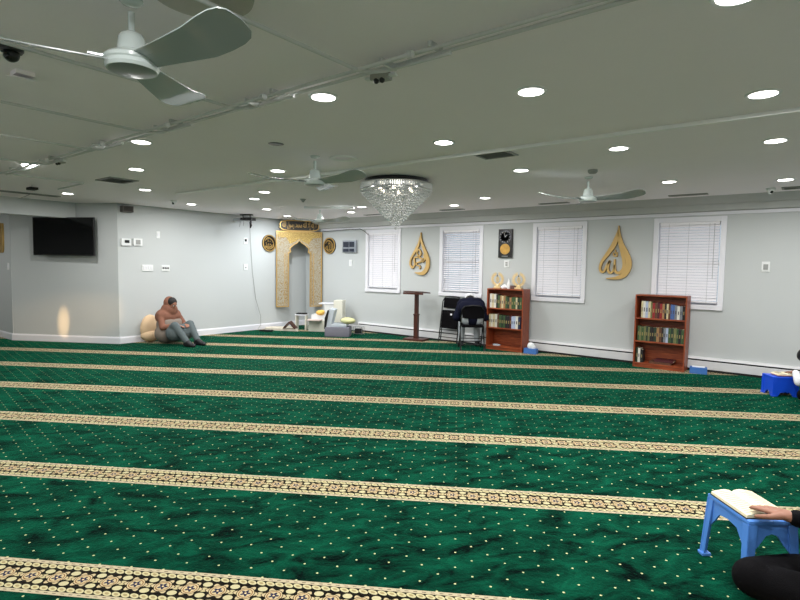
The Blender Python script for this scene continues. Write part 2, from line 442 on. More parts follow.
for i, (x, y) in enumerate([(-1.36, .6), (-2.45, -.4), (-.27, -.6), (.82, 2.4), (.82, 4.8), (.82, 7.4), (.82, .6), (-4.65, -.4), (-4.65, .8), (-7.2, .4), (-9.2, .8), (-12.2, 1.6)]):
    copy_thing(proto, (x, y, ZC), 0, 'round white downlight out of view behind or beside the camera, %s of the group' % ('one two three four five six seven eight nine ten eleven twelve'.split()[i]))
    lamp(x, y, LE)

# ------------------------------------------------------------------ ceiling conduits
def conduit(name, label, runs, r=.0095, m=None):
    rt = thing(name, label, 'conduit', (0, 0, ZC))
    for nm, pts in runs:
        q = MB(); q.tube([(x, y, z) for x, y, z in pts], r, 10); q.build(nm, m or M_pipe, rt, True)
    return rt
JX = [-1.87, -2.96, -4.06, -5.11, -6.34]
jl = ['beside the twin-headed ceiling fixture', 'under the big fan blade', 'left of the big fan, nearest to it', 'second left of the big fan', 'near the leftmost round light']
z = -.03
rt = conduit('ceiling_conduit', 'long pair of metal conduits crossing the ceiling from left to upper right', [('pipe', [(-8.0, 2.09, z), (XR, 2.09, z)]), ('pipe', [(-7.6, 2.155, z), (XR, 2.155, z)])])
for k in range(9):
    q = MB(); q.box((-7.2+k*1.15, 2.12, -.012), (.02, .10, .024)); q.build('strap', M_pipe, rt)
for i, X in enumerate(JX):
    zz = -.055
    arc = [(X, -1.5, zz), (X, .3, zz), (X, 2.0, zz)]+[(X+.13*(1-math.cos(a)), 2.0+.13*math.sin(a), zz) for a in (R(20), R(40), R(60), R(80), R(90))]+[(X+.5, 2.13, zz)]
    rt = conduit('branch_conduit', 'curved branch conduit joining the long ceiling pipe '+jl[i], [('pipe', arc), ('stub', [(X-.02, 2.035, zz), (X+.33, 2.035, zz)])])
    q = MB(); q.cone((X+.32, 2.035, zz), (X+.35, 2.035, zz), .018, .018, 12); q.build('end_cap', M_pipe, rt)
    q = MB(); q.box((X+.16, 2.09, zz+.01), (.014, .12, .03)); q.build('bracket', M_pipe, rt)
conduit('branch_conduit', 'thin bent conduit left of the square ceiling vent', [('pipe', [(-7.52, 1.0, -.03), (-7.52, 2.9, -.03), (-7.56, 2.98, -.03), (-8.5, 3.02, -.03)])], .010)
q = MB(); q.box(((XR-7.57)/2, 0, -.014), (XR+7.57, .034, .028), bev=.003)
tag(q.build('cable_raceway', M_race, loc=(0, 4.27, ZC)), 'straight white cable strip running across the ceiling past the chandelier', 'cable strip')
q = MB(); q.box((0, 0, -.02), (.9, .05, .04), bev=.004)  # white bar added in place of a bright streak of light on the ceiling
tag(q.build('bright_streak_bar', M_race, loc=(-6.86, 6.76, ZC), rotz=R(33)), 'short white bar standing in for a bright streak between the far fan and chandelier tip', 'streak bar')

# ------------------------------------------------------------------ ceiling fans
def fan_proto():
    r = thing('ceiling_fan', 'x', 'ceiling fan', (0, 0, ZC), 0, 'white three-bladed ceiling fans')
    q = MB(); q.lathe([(.001, 0), (.045, -.001), (.045, -.008), (.035, -.018), (.02, -.022), (.001, -.022)], n=28); q.build('canopy', M_fan, r, True)
    q = MB(); q.cone((0, 0, -.05), (0, 0, -.15), .0125, .0125, 16); q.build('down_rod', M_fan, r, True)
    q = MB(); q.lathe([(.001, -.125), (.022, -.127), (.042, -.138), (.050, -.155), (.056, -.205), (.001, -.205)], n=32); q.build('motor_cover', M_fan, r, True)
    q = MB(); q.lathe([(.001, -.207), (.058, -.207), (.06, -.215), (.092, -.222), (.104, -.234), (.104, -.246), (.099, -.252), (.101, -.266), (.094, -.278), (.001, -.278)], n=40); q.build('motor_housing', M_fan, r, True)
    q = MB(); q.lathe([(.001, -.281), (.082, -.281), (.090, -.277)], n=40, cap=False); q.build('bottom_cover', mat('fan_grey_cover', (128, 138, 136), .3), r, True)
    for k in range(3):
        a = 2*PI*k/3; q = MB()
        # blade: flat run then upturned tip, thin sheet with real thickness
        st = [(.085, .050, -.242), (.16, .056, -.242), (.28, .068, -.242), (.40, .080, -.241), (.425, .082, -.238), (.49, .087, -.228), (.55, .086, -.218), (.59, .076, -.212), (.612, .056, -.209), (.622, .020, -.208)]
        top = []; bot = []
        for x, hw, zz in st:
            tw = -.28
            row = []
            for v_ in (-1, -.5, 0, .5, 1):
                yy = v_*hw; row.append((x, yy, zz+yy*tw-abs(v_)*.003))
            top.append(row)
        ca, sa = math.cos(a), math.sin(a)
        V = [[[q.bm.verts.new((x*ca-y*sa, x*sa+y*ca, zz+off)) for x, y, zz in row] for row in top] for off in (0, -.004)]
        ns, nv = len(st), 5
        for off in (0, 1):
            for i in range(ns-1):
                for j in range(nv-1): q.bm.faces.new((V[off][i][j], V[off][i+1][j], V[off][i+1][j+1], V[off][i][j+1]))
        for i in range(ns-1):
            for j in (0, nv-1): q.bm.faces.new((V[0][i][j], V[0][i+1][j], V[1][i+1][j], V[1][i][j]))
        for j in range(nv-1):
            for i in (0, ns-1): q.bm.faces.new((V[0][i][j], V[0][i][j+1], V[1][i][j+1], V[1][i][j]))
        bl = q.build('blade', M_blade, r, True)
        q = MB(); q.box((.11*ca, .11*sa, -.240), (.09, .03, .006), Matrix.Rotation(a, 3, 'Z')); q.build('blade_bracket', M_chrome, bl)
    return r
fan = fan_proto()
FANS = [(-2.20, 1.06, 7, 'big white ceiling fan nearest the camera at top left'),
        (-3.826, 3.578, 0, 'middle white ceiling fan between the big fan and the chandelier'),
        (-7.07, 6.74, 10, 'small distant white ceiling fan in front of the corner arch'),
        (-2.05, 6.14, 115, 'white ceiling fan on the right, above the window beside the large teardrop')]
for i, (x, y, a, lb) in enumerate(FANS):
    if i == 0: fan.location = (x, y, ZC); fan.rotation_euler.z = R(a); fan['label'] = lb
    else: copy_thing(fan, (x, y, ZC), R(a), lb)

# ------------------------------------------------------------------ chandelier
def chandelier():
    r = thing('chandelier', 'crystal cone chandelier with a round mirrored rim hanging in mid room', 'chandelier', (-4.04, 5.12, ZC)); r.scale = (.94, .94, 1.0)
    q = MB(); q.lathe([(.001, 0), (.40, 0), (.41, -.012), (.40, -.045), (.001, -.045)], n=48); q.build('ceiling_plate', M_black, r, True)
    for rad, zz in ((.455, -.055), (.455, -.125)):
        q = MB(); n = 64
        q.lathe([(rad-.012, zz+.006), (rad+.004, zz+.006), (rad+.004, zz-.006), (rad-.012, zz-.006), (rad-.012, zz+.006)], n=n, cap=False); q.build('rim_ring', M_chrome, r, True)
    q = MB(); q.lathe([(.39, -.045), (.45, -.055), (.43, -.062), (.001, -.062)], n=48, cap=True); q.build('mirror_plate', M_chrome, r, True)
    q = MB()
    for k in range(110):
        a = 2*PI*k/110; q.cone((.455*math.cos(a), .455*math.sin(a), -.058), (.455*math.cos(a), .455*math.sin(a), -.122), .010, .010, 5)
    o = q.build('crystal_rods', M_crystal, r); o['kind'] = 'stuff'
    for k in range(6):
        a = 2*PI*k/6; q = MB(); q.sph((.22*math.cos(a), .22*math.sin(a), -.12), .022, 10); q.build('bulb', mat('warm_bulb', (255, 244, 220), .4, emit=((255, 240, 210), 5)), r, True)
    drops = []
    T = 17
    for t in range(T):
        z = -.145-.425*t/(T-1); rad = .445*(1-t/(T-1))**.92+.008
        n = max(1, int(2*PI*rad/.036))
        for k in range(n):
            a = 2*PI*(k+.5*(t % 2))/n
            drops.append((rad*math.cos(a), rad*math.sin(a), z))
        if rad > .12:
            n2 = max(1, int(2*PI*(rad-.05)/.06))
            for k in range(n2):
                a = 2*PI*k/n2; drops.append(((rad-.05)*math.cos(a), (rad-.05)*math.sin(a), z+.01))
    cam = Vector((4.04, -5.12, -1.0)).normalized()
    drops.sort(key=lambda p: -(Vector((p[0], p[1], 0)).dot(cam)))
    def drop(q, p, s=1):
        x, y, z = p; n = 6; a0 = random.random()
        top = q.bm.verts.new((x, y, z+.017*s)); bot = q.bm.verts.new((x, y, z-.019*s))
        rg = [q.bm.verts.new((x+.0145*s*math.cos(a0+2*PI*i/n), y+.0145*s*math.sin(a0+2*PI*i/n), z+.003*s)) for i in range(n)]
        for i in range(n): q.bm.faces.new((rg[i], rg[(i+1) % n], top)); q.bm.faces.new((rg[(i+1) % n], rg[i], bot))
    for p in drops[:100]:
        q = MB(); drop(q, p); q.build('crystal_drop', M_crystal, r)
    q = MB()
    for p in drops[100:]: drop(q, p)
    o = q.build('crystal_drops', M_crystal, r); o['kind'] = 'stuff'
    q = MB(); q.sph((0, 0, -.585), .018, 10); q.build('finial', M_crystal, r, True)
    return r
chandelier()
pl = bpy.data.lights.new('chandelier_lamp', 'POINT'); pl.energy = 2.5; pl.color = (1, .94, .85); pl.shadow_soft_size = .1
o = bpy.data.objects.new('chandelier_lamp', pl); COL.objects.link(o); o.location = (-4.04, 5.12, ZC-.17)

# ------------------------------------------------------------------ vents, cameras, detectors
def vent(x, y, w, h, label, n=8, rz=0):
    r = thing('ceiling_vent', label, 'vent', (x, y, ZC), rz)
    q = MB()
    for s_ in (-1, 1): q.box((s_*(w/2-.012), 0, -.006), (.024, h, .012)); q.box((0, s_*(h/2-.012), -.006), (w-.048, .024, .012))
    q.build('frame', M_grille, r)
    q = MB(); q.box((0, 0, -.002), (w-.04, h-.04, .003)); q.build('backing', mat('vent_shadow', (90, 92, 90), .8), r)
    q = MB()
    for k in range(n):
        q.box((0, -h/2+.03+(h-.06)*(k+.5)/n, -.008), (w-.05, (h-.06)/n*.55, .003), Matrix.Rotation(.5, 3, 'X'))
    q.build('louvres', M_grille, r)
vent(-2.355, 4.45, .34, .28, 'square grey ceiling vent beside the white strip, right of the chandelier')
vent(-7.07, 3.19, .42, .36, 'square grey ceiling vent at far left, between three round lights')
vent(-9.68, 2.7, .16, 1.5, 'long dark slot vent in the ceiling above the television', 2)
for X, lb in ((-7.1, 'first window, nearest the corner'), (-5.22, 'second window, by the chandelier tip'), (-3.3, 'third window, behind the right-hand fan'), (-1.385, 'fourth window, over the right bookcase')):
    vent(X, 8.27, .48, .11, 'slim grey ceiling vent above the '+lb, 3)
vent(-.12, 8.22, .42, .2, 'grey ceiling vent at the far right edge of the picture', 4)
def dome_cam(x, y, label, white=True, s=1):
    r = thing('dome_camera', label, 'security camera', (x, y, ZC))
    q = MB(); q.lathe([(.001, 0), (.052*s, 0), (.052*s, -.02*s), (.045*s, -.03*s), (.001, -.03*s)], n=24); q.build('base', M_white if white else M_black, r, True)
    q = MB(); q.sph((0, 0, -.04*s), .036*s, 14); q.build('ball', M_white if white else M_black, r, True)
    q = MB(); d3 = Vector((.45, -.75, -.5)).normalized(); q.sph(Vector((0, 0, -.04*s))+d3*.02*s, .022*s, 12); q.build('lens', M_screen, r, True)
dome_cam(-.44, 8.14, 'white dome camera on the ceiling at far right')
dome_cam(-8.5, 4.75, 'white dome camera on the ceiling near the long left wall')
dome_cam(-3.15, .93, 'black dome camera on the ceiling at the upper left edge', False, 1.0)
q = MB(); q.box((0, 0, -.03), (.13, .11, .006), Matrix.Rotation(.2, 3, 'Y')); q.box((.02, 0, -.012), (.09, .09, .024))
tag(q.build('access_plate', M_ceil, loc=(-3.54, 1.09, ZC)), 'small pale square plate hanging open from the ceiling beside the big fan', 'ceiling plate')
for x, y, lb in ((-1.90, 2.26, 'beside the long conduit, up and right of the nearest round light'), (-6.18, 2.22, 'at the left end of the long conduit')):
    r = thing('emergency_light', 'small twin-headed ceiling fixture '+lb, 'ceiling fixture', (x, y, ZC), R(10))
    q = MB(); q.box((0, 0, -.02), (.11, .06, .04), bev=.008); q.build('body', mat('fixture_beige', (160, 160, 150), .5), r)
    for s_ in (-1, 1):
        q = MB(); q.sph((s_*.018, -.02, -.045), .016, 10); q.build('lamp_head', M_black, r, True)
        q = MB(); q.box((s_*.07, 0, -.02), (.05, .03, .012)); q.build('arm', M_white, r)
q = MB(); q.lathe([(.001, -.004), (.055, -.004), (.07, 0)], n=24); tag(q.build('ceiling_speaker', M_black, loc=(-3.737, 3.034, ZC)), 'small round black opening in the ceiling above the middle fan', 'ceiling opening')
r = thing('exit_fixture', 'small dark box hanging from the ceiling above the television', 'ceiling fixture', (-8.586, 2.73, ZC))
q = MB(); q.box((0, 0, -.05), (.16, .10, .035), bev=.006); q.build('body', M_dark, r)
q = MB(); q.cone((0, 0, 0), (0, 0, -.035), .012, .012); q.build('stem', M_white, r)
q = MB(); q.lathe([(.08, 0), (.14, 0), (.135, -.012), (.10, -.012), (.08, -.003)], n=36, cap=False); tag(q.build('ceiling_ring', M_race, smooth=True, loc=(-3.66, 3.80, ZC)), 'flat round white ring on the ceiling beside the middle fan canopy', 'ceiling plate')
q = MB(); q.lathe([(.001, -.03), (.15, -.03), (.19, -.015), (.195, 0)], n=40); tag(q.build('ceiling_disc', mat('beige_disc', (178, 176, 164), .6), smooth=True, loc=(-1.92, 1.20, ZC)), 'wide shallow beige disc on the ceiling at the top edge, beside the big fan', 'ceiling plate')
q = MB(); q.lathe([(.001, 0), (.05, 0), (.03, -.03), (.012, -.05), (.001, -.05)], n=18); tag(q.build('sprinkler_head', M_grille, smooth=True, loc=(-6.457, 5.783, ZC)), 'small grey conical sprinkler head below the middle fan', 'sprinkler')
q = MB(); q.lathe([(.001, 0), (.05, 0), (.05, -.025), (.035, -.04), (.001, -.04)], n=20); tag(q.build('smoke_detector', M_grille, smooth=True, loc=(-1.87, 5.72, ZC)), 'small round detector on the ceiling just before the right-hand fan', 'detector')

# ------------------------------------------------------------------ left wall fittings
def plate(x, y, zz, w, h, label, cat, face, items=(), name='wall_plate', dep=.012):
    """face 'L' = left wall, 'W' = window wall, or an angle"""
    rz = {'L': R(90), 'W': 0}.get(face, face)
    r = thing(name, label, cat, (x, y, zz), rz)
    q = MB(); q.box((0, -dep/2, 0), (w, dep, h), bev=.003); q.build('cover', M_white, r)
    for nm, ix, iz, iw, ih, mm in items:
        q = MB(); q.box((ix, -dep-.003, iz), (iw, .008, ih), bev=.001); q.build(nm, mm, r)
    return r
plate(L, 4.56, 1.842, .17, .13, 'white thermostat with dark display on the left wall', 'thermostat', 'L', [('display', .01, .01, .08, .05, M_dark)], 'thermostat', .03)
plate(L, 4.77, 1.850, .16, .13, 'white round-dial control beside the thermostat', 'thermostat', 'L', [('dial', 0, 0, .08, .08, M_grille)], 'dial_control', .03)
plate(L, 5.16, 2.006, .07, .13, 'single white plate high on the left wall', 'wall plate', 'L', [('toggle', 0, 0, .02, .05, M_trim)], 'blank_switch')
plate(L, 4.95, 1.377, .21, .12, 'white four-gang light switch on the left wall', 'light switch', 'L', [('toggle', k*.046-.069, 0, .022, .06, M_trim) for k in range(4)], 'light_switch')
plate(L, 5.30, 1.377, .165, .115, 'white three-gang outlet with dark sockets right of the light switch', 'outlet', 'L', [('socket', k*.046-.046, 0, .032, .03, M_dark) for k in range(3)], 'wall_outlet')
plate(L, 7.13, 1.985, .10, .13, 'small white outlet with a black plug under the ceiling projector', 'outlet', 'L', [('plug', .0, .01, .05, .055, M_dark)], 'wall_outlet')
plate(L, 7.13, 1.411, .10, .13, 'white outlet halfway down the left wall beside the hanging cord', 'outlet', 'L', [('socket', .0, -.01, .03, .03, M_grille)], 'wall_outlet')
plate(-8.312, W, 1.535, .10, .15, 'white blank plate under the dark prayer-time panel', 'wall plate', 'W', [('toggle', 0, 0, .03, .06, M_trim)], 'blank_switch')
plate(-4.41, W, 1.55, .10, .13, 'white outlet directly below the twin-dial wall clock', 'outlet', 'W', [('socket', 0, .02, .04, .03, M_grille), ('socket', 0, -.02, .04, .03, M_grille)], 'wall_outlet')
plate(-.485, W, 1.548, .095, .14, 'white wall control with grey keypad right of the last window', 'keypad', 'W', [('keypad', 0, -.005, .055, .075, M_grille)], 'wall_keypad')
r = thing('wall_speaker', 'small grey-brown speaker box high in the left wall corner', 'speaker', (L, 4.56, 2.43), R(90))
q = MB(); q.box((0, -.06, 0), (.19, .12, .11), bev=.006); q.build('cabinet', mat('speaker_taupe', (96, 92, 88), .7), r)
q = MB(); q.box((0, -.122, 0), (.15, .006, .08)); q.build('grille', mat('speaker_mesh', (70, 66, 64), .9), r)

# television on its arm
tvd = (T0-T1).normalized(); tva = math.atan2(tvd.y, tvd.x)
tvc = (Vector((-11.25, 3.58, 0))+Vector((-10.17, 4.21, 0)))/2; nout = Vector((tvd.y, -tvd.x, 0))
c = tvc+nout*.13+tvd*.085
r = thing('wall_television', 'large black flat-screen television mounted on the alcove wall', 'television', (c.x, c.y, 1.92), tva-R(1.5))
q = MB(); q.box((0, 0, 0), (1.22, .035, .68), bev=.006); q.build('bezel', M_black, r)
q = MB(); q.box((0, -.019, .006), (1.19, .004, .645)); q.build('screen', M_screen, r)
q = MB(); q.box((0, .03, 0), (.5, .04, .35), bev=.01); q.build('rear_housing', M_black, r)
q = MB(); q.box((0, .085, 0), (.10, .09, .12)); q.build('mount_arm', M_blackm, r)
# gold ornament at the left edge and the switch under it
r = thing('gold_ornament', 'carved gold wall ornament cut by the left edge of the picture', 'wall ornament', (-12.02, 3.33, 1.90))
q = MB()
for dx in (-.30, -.17, -.04):
    q.ribbon([(dx-.05, .28, .05), (dx-.05, -.1, .06), (dx, -.25, .06), (dx+.055, -.12, .06), (dx+.055, .27, .05)], -.03, 0)
q.ribbon([(-.35, .0, .05), (-.2, .12, .06), (-.1, -.05, .05), (.0, .08, .05)], -.035, 0)
q.build('carving', M_gold, r)
plate(-11.78, 3.33, 1.37, .08, .13, 'white switch below the gold ornament in the alcove', 'light switch', 'W', [('toggle', 0, 0, .02, .05, M_trim)], 'light_switch')

# projector on the left wall with hanging cord
r = thing('projector', 'dark projector on a ceiling bracket above the hanging cord', 'projector', (-9.50, 6.93, ZC), R(28))
q = MB(); q.box((-.05, 0, -.105), (.05, .30, .05), bev=.01); q.box((.07, 0, -.10), (.18, .22, .06), bev=.012); q.build('body', M_black, r)
q = MB(); q.sph((-.17, 0, -.115), .10, 14, (1.4, .7, .35)); q.build('shade', mat('pale_grey_dish', (170, 174, 180), .3), r, True)
q = MB()
for dx in (-.08, .08): q.cone((dx, 0, 0), (dx, 0, -.08), .01, .01, 8)
q.box((0, 0, -.012), (.26, .08, .02)); q.build('bracket', M_blackm, r)
q = MB()
for dx, l in ((-.16, .26), (-.08, .24), (.1, .2)): q.tube([(dx, .02, -.11), (dx+.005, .02, -.18), (dx-.01, .02, -l)], .003, 6)
q.build('loose_wires', M_black, r)
q = MB(); q.tube([(.10, 0, -.12), (.085, 0, -.17), (.10, 0, -.23), (.085, 0, -.29)], [.012, .022, .026, .012], 8); q.build('plug_bundle', M_black, r)
q = MB(); q.tube([(L+.03, 7.22, 2.36), (L+.02, 7.25, 2.0), (L+.02, 7.30, 1.3), (L+.03, 7.38, .7), (L+.05, 7.50, .3), (L+.05, 7.50, .10), (L+.07, 7.40, .02), (L+.2, 7.36, .008), (L+.30, 7.36, .008)], .004, 6)
tag(q.build('hanging_cable', M_grille, smooth=True), 'thin grey cord hanging down the left wall from the projector', 'cord')
r = thing('power_strip', 'black power strip lying by the left wall at the end of the cord', 'power strip', (-9.40, 7.36, 0), R(31))
q = MB(); q.box((0, 0, .02), (.30, .07, .04), bev=.008); q.build('housing', M_black, r)
for k in range(4):
    q = MB(); q.box((-.1+k*.065, 0, .042), (.035, .03, .004)); q.build('socket', M_grille, r)

# ------------------------------------------------------------------ mihrab corner
A = Vector((-9.80, 7.94, 0)); B_ = Vector((-9.236, 8.88, 0))
fd = (B_-A).normalized(); fa = math.atan2(fd.y, fd.x); FW = (B_-A).length; mid = (A+B_)/2
r = thing('mihrab_arch', 'tall cream and gold carved arch frame standing across the corner', 'arch', (mid.x, mid.y, 0), fa)
z0, z1 = .485, 2.255; hw = FW/2-.01
ix0, ix1 = -hw+.285, hw-.285
apx, apz = 0.0, 2.055
inner = [(ix1, z0), (ix1, 1.68), (ix1+.0, 1.74), (ix1-.05, 1.78), (ix1-.03, 1.84), (.19, 1.89), (.12, 1.95), (.05, 1.99), (apx, apz), (-.05, 1.99), (-.12, 1.95), (-.19, 1.89), (ix0+.03, 1.84), (ix0+.05, 1.78), (ix0, 1.74), (ix0, 1.68), (ix0, z0)]
poly = [(-hw, z0), (-hw, z1), (hw, z1), (hw, z0)]+inner
q = MB(); q.prism(poly, -.03, 0); q.build('carved_panel', M_fil, r)
q = MB()
q.ribbon([(-hw+.012, z0, .024), (-hw+.012, z1, .016)], -.042, -.03, 1); q.ribbon([(hw-.012, z0, .024), (hw-.012, z1, .016)], -.042, -.03, 1)
q.ribbon([(-hw, z1-.012, .024), (hw, z1-.012, .016)], -.042, -.03, 1)
for a0, a1 in ((-hw, ix0), (ix1, hw)): q.ribbon([(a0, z0+.012, .024), (a1, z0+.012, .016)], -.042, -.03, 1)
q.build('outer_moulding', M_gold, r)
q = MB(); q.ribbon([(x, zz, .018) for x, zz in inner], -.046, -.03, 2); q.build('arch_moulding', M_gold, r)
q = MB(); q.prism([(-hw+.03, 2.23), (hw-.03, 2.23), (hw-.03, 2.12), (.30, 2.10), (.22, 1.96), (.07, 2.03), (0, 2.085), (-.07, 2.03), (-.22, 1.96), (-.30, 2.10), (-hw+.03, 2.12)][::-1], -.036, -.03); q.build('gold_spandrel', M_fil2, r)
q = MB()
for s_ in (-1, 1): q.ribbon([(s_*(hw-.20), z0+.03, .012), (s_*(hw-.20), 1.75, .012)], -.040, -.03, 1)
for k in range(22):
    for s_ in (-1, 1):
        zz = z0+.06+k*.055; q.ribbon([(s_*(hw-.24), zz, .008), (s_*(hw-.262), zz+.027, .008), (s_*(hw-.24), zz+.054, .008)], -.04, -.03, 1)
q.build('gold_inlay', M_gold, r)

def text_mesh(s, size, name, m, parent, y, cx=0, cz=0, depth=.004, maxw=None):
    cu = bpy.data.curves.new('t', 'FONT'); cu.body = s; cu.size = size; cu.extrude = depth; cu.align_x = 'CENTER'; cu.align_y = 'CENTER'
    o = bpy.data.objects.new('t', cu); COL.objects.link(o)
    bpy.context.view_layer.update()
    me = bpy.data.meshes.new_from_object(o.evaluated_get(bpy.context.evaluated_depsgraph_get()))
    bpy.data.objects.remove(o); bpy.data.curves.remove(cu)
    if len(me.vertices):
        xs_ = [v.co.x for v in me.vertices]; ys_ = [v.co.y for v in me.vertices]
        mx_, my_ = (max(xs_)+min(xs_))/2, (max(ys_)+min(ys_))/2; w = max(xs_)-min(xs_); hh = max(ys_)-min(ys_)
        k = 1; kz = 1
        if maxw: k = maxw[0]/w; kz = maxw[1]/hh
        for v in me.vertices: v.co = Vector(((v.co.x-mx_)*k+cx, y-v.co.z, (v.co.y-my_)*kz+cz))
    me.materials.clear(); me.materials.append(m); me.name = name
    q = bpy.data.objects.new(name, me); COL.objects.link(q); q.parent = parent
    return q
def stadium(w, h, n=14):
    return [(w/2*max(-1, min(1, 1.25*math.cos(2*PI*k/48)))*1.0, h/2*math.copysign(abs(math.sin(2*PI*k/48))**.7, math.sin(2*PI*k/48))) for k in range(48)]
r = thing('calligraphy_plaque', 'black oblong plaque with gold calligraphy above the corner arch', 'plaque', (mid.x, mid.y, 2.385), fa)
def sup(w, h, n=40, e=.55):
    return [(w/2*math.copysign(abs(math.cos(2*PI*k/n))**e, math.cos(2*PI*k/n)), h/2*math.copysign(abs(math.sin(2*PI*k/n))**e, math.sin(2*PI*k/n))) for k in range(n)]
q = MB(); q.prism(sup(.92, .25), -.045, -.0); q.build('panel', M_black, r)
q = MB(); q.ribbon([(a, c_, .020) for a, c_ in sup(.90, .235)+[sup(.90, .235)[0]]], -.056, -.045, 1); q.build('gold_rim', M_gold, r)
text_mesh('\uFEEA\uFEE0\uFEDF\uFE8D \uFEDD\uFEEE\uFEB3\uFEAD \uFEAA\uFEE4\uFEA4\uFEE3 \uFEEA\uFEE0\uFEDF\uFE8D \uFEFB\uFE87 \uFEEA\uFEDF\uFE87 \uFEFB', .2, 'gold_lettering', M_gold, r, -.052, 0, 0, .005, (.80, .19))

def disc(name, label, loc, rz, letter, rim):
    r = thing(name, label, 'wall disc', loc, rz, 'calligraphy discs beside the arch')
    q = MB(); n = 36; q.prism([(.19*math.cos(2*PI*k/n), .19*math.sin(2*PI*k/n)) for k in range(n)], -.03, 0); q.build('backing', M_black, r)
    q = MB(); q.ribbon([(.178*math.cos(2*PI*k/n), .178*math.sin(2*PI*k/n), .024) for k in range(n+1)], -.04, -.03, 1); q.build('rim', M_gold, r)
    text_mesh(letter, .2, 'gold_lettering', M_gold, r, -.036, 0, 0, .004, (.25, .22))
    q = MB(); q.ribbon([(-.12, .05, .012), (-.05, .12, .02), (.05, .09, .016), (.12, .0, .012), (.08, -.1, .014), (-.03, -.13, .02), (-.12, -.06, .01)], -.036, -.03); q.build('flourish', M_gold, r)
disc('calligraphy_disc', 'round black and gold calligraphy disc left of the arch, on the left wall', (L, 7.76, 1.96), R(90), '\uFDF4', 1)
disc('calligraphy_disc', 'round gold calligraphy disc right of the arch, on the window wall', (-8.985, W, 1.937), 0, '\uFDF2', 1)

# digital prayer time panel
r = thing('prayer_time_panel', 'grey framed digital panel with dark displays left of the first window', 'digital clock', (-8.33, W, 1.91))
q = MB(); q.box((0, -.025, 0), (.42, .05, .275), bev=.006); q.build('case', mat('panel_grey', (150, 156, 164), .4, .4), r)
for dx, dz, w, h in ((-.095, .045, .17, .12), (.085, .045, .15, .12), (-.095, -.085, .17, .07), (.085, -.085, .15, .07)):
    q = MB(); q.box((dx, -.053, dz), (w, .008, h)); q.build('display', mat('display_navy', (34, 42, 58), .25), r)
# cable along the crown
q = MB(); q.tube([(-9.2, W-.05, 2.275), (-8.6, W-.05, 2.285), (-8.3, W-.05, 2.30), (-8.15, W-.05, 2.285), (-8.0, W-.05, 2.30), (-7.86, W-.05, 2.24), (-7.80, W-.04, 2.19), (-7.77, W-.03, 2.16)], .006, 6)
tag(q.build('loose_cable', M_black, smooth=True), 'thin black cable running from the arch to the first window corner', 'cable')

# teardrop calligraphy
def tear(name, label, tip, sx, sz, ox, oz, strokes, mats):
    r = thing(name, label, 'wall calligraphy', (tip[0], W, tip[1]))
    q = MB()
    for st in strokes[0]: q.ribbon([((x-ox)*sx, -(y_-oz)*sz, w*.9*(sx+sz)/2) for x, y_, w in st], -.045, -.015)
    q.build('teardrop_frame', M_goldw, r)
    q = MB()
    for st in strokes[1]: q.ribbon([((x-ox)*sx, -(y_-oz)*sz, w*.90*(sx+sz)/2) for x, y_, w in st], -.041, -.012)
    q.build('lettering', M_goldw, r)
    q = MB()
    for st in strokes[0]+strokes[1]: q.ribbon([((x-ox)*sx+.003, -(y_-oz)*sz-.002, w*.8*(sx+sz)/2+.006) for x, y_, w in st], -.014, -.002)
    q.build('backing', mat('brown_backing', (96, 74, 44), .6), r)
tear('allah_teardrop', 'large gold teardrop calligraphy between the two right-hand windows', (-2.452, 2.181), .00194, .00201, 235, 85,
 ([[(235, 85, 3), (240, 150, 22), (262, 230, 34), (298, 300, 42), (322, 360, 46), (322, 420, 50), (292, 475, 46), (235, 502, 28), (150, 508, 6)],
   [(232, 120, 6), (222, 180, 34), (200, 240, 42), (158, 305, 34), (112, 370, 24), (96, 425, 20), (108, 458, 20)]],
  [[(108, 458, 20), (132, 450, 17), (152, 400, 17), (172, 372, 16), (170, 372, 16), (160, 430, 17), (178, 463, 20), (204, 445, 15), (212, 400, 15), (212, 352, 14)],
   [(213, 400, 15), (222, 450, 18), (252, 462, 24), (284, 430, 27), (288, 375, 27), (268, 300, 22), (245, 235, 14), (228, 175, 5)],
   [(200, 300, 8), (205, 325, 11), (228, 326, 11), (228, 296, 8)], [(214, 275, 7), (216, 310, 9)]]), 0)
tear('muhammad_teardrop', 'smaller gold teardrop calligraphy between the two left-hand windows, above the tall stand', (-6.339, 2.176), .00253, .00205, 218, 80,
 ([[(218, 80, 3), (222, 150, 16), (243, 220, 24), (275, 300, 34), (292, 370, 38), (282, 440, 40), (240, 488, 36), (165, 482, 6)],
   [(214, 115, 6), (202, 180, 20), (182, 235, 26), (150, 290, 22), (122, 345, 18), (116, 400, 17), (138, 438, 18)]],
  [[(138, 438, 18), (160, 400, 15), (158, 335, 14), (196, 322, 14), (222, 290, 14), (200, 248, 12), (182, 285, 10), (214, 335, 15), (255, 345, 18)],
   [(255, 345, 18), (215, 372, 15), (182, 384, 12), (182, 405, 12), (214, 420, 14), (208, 446, 12)], [(250, 300, 12), (262, 345, 16), (235, 375, 12)]]), 0)

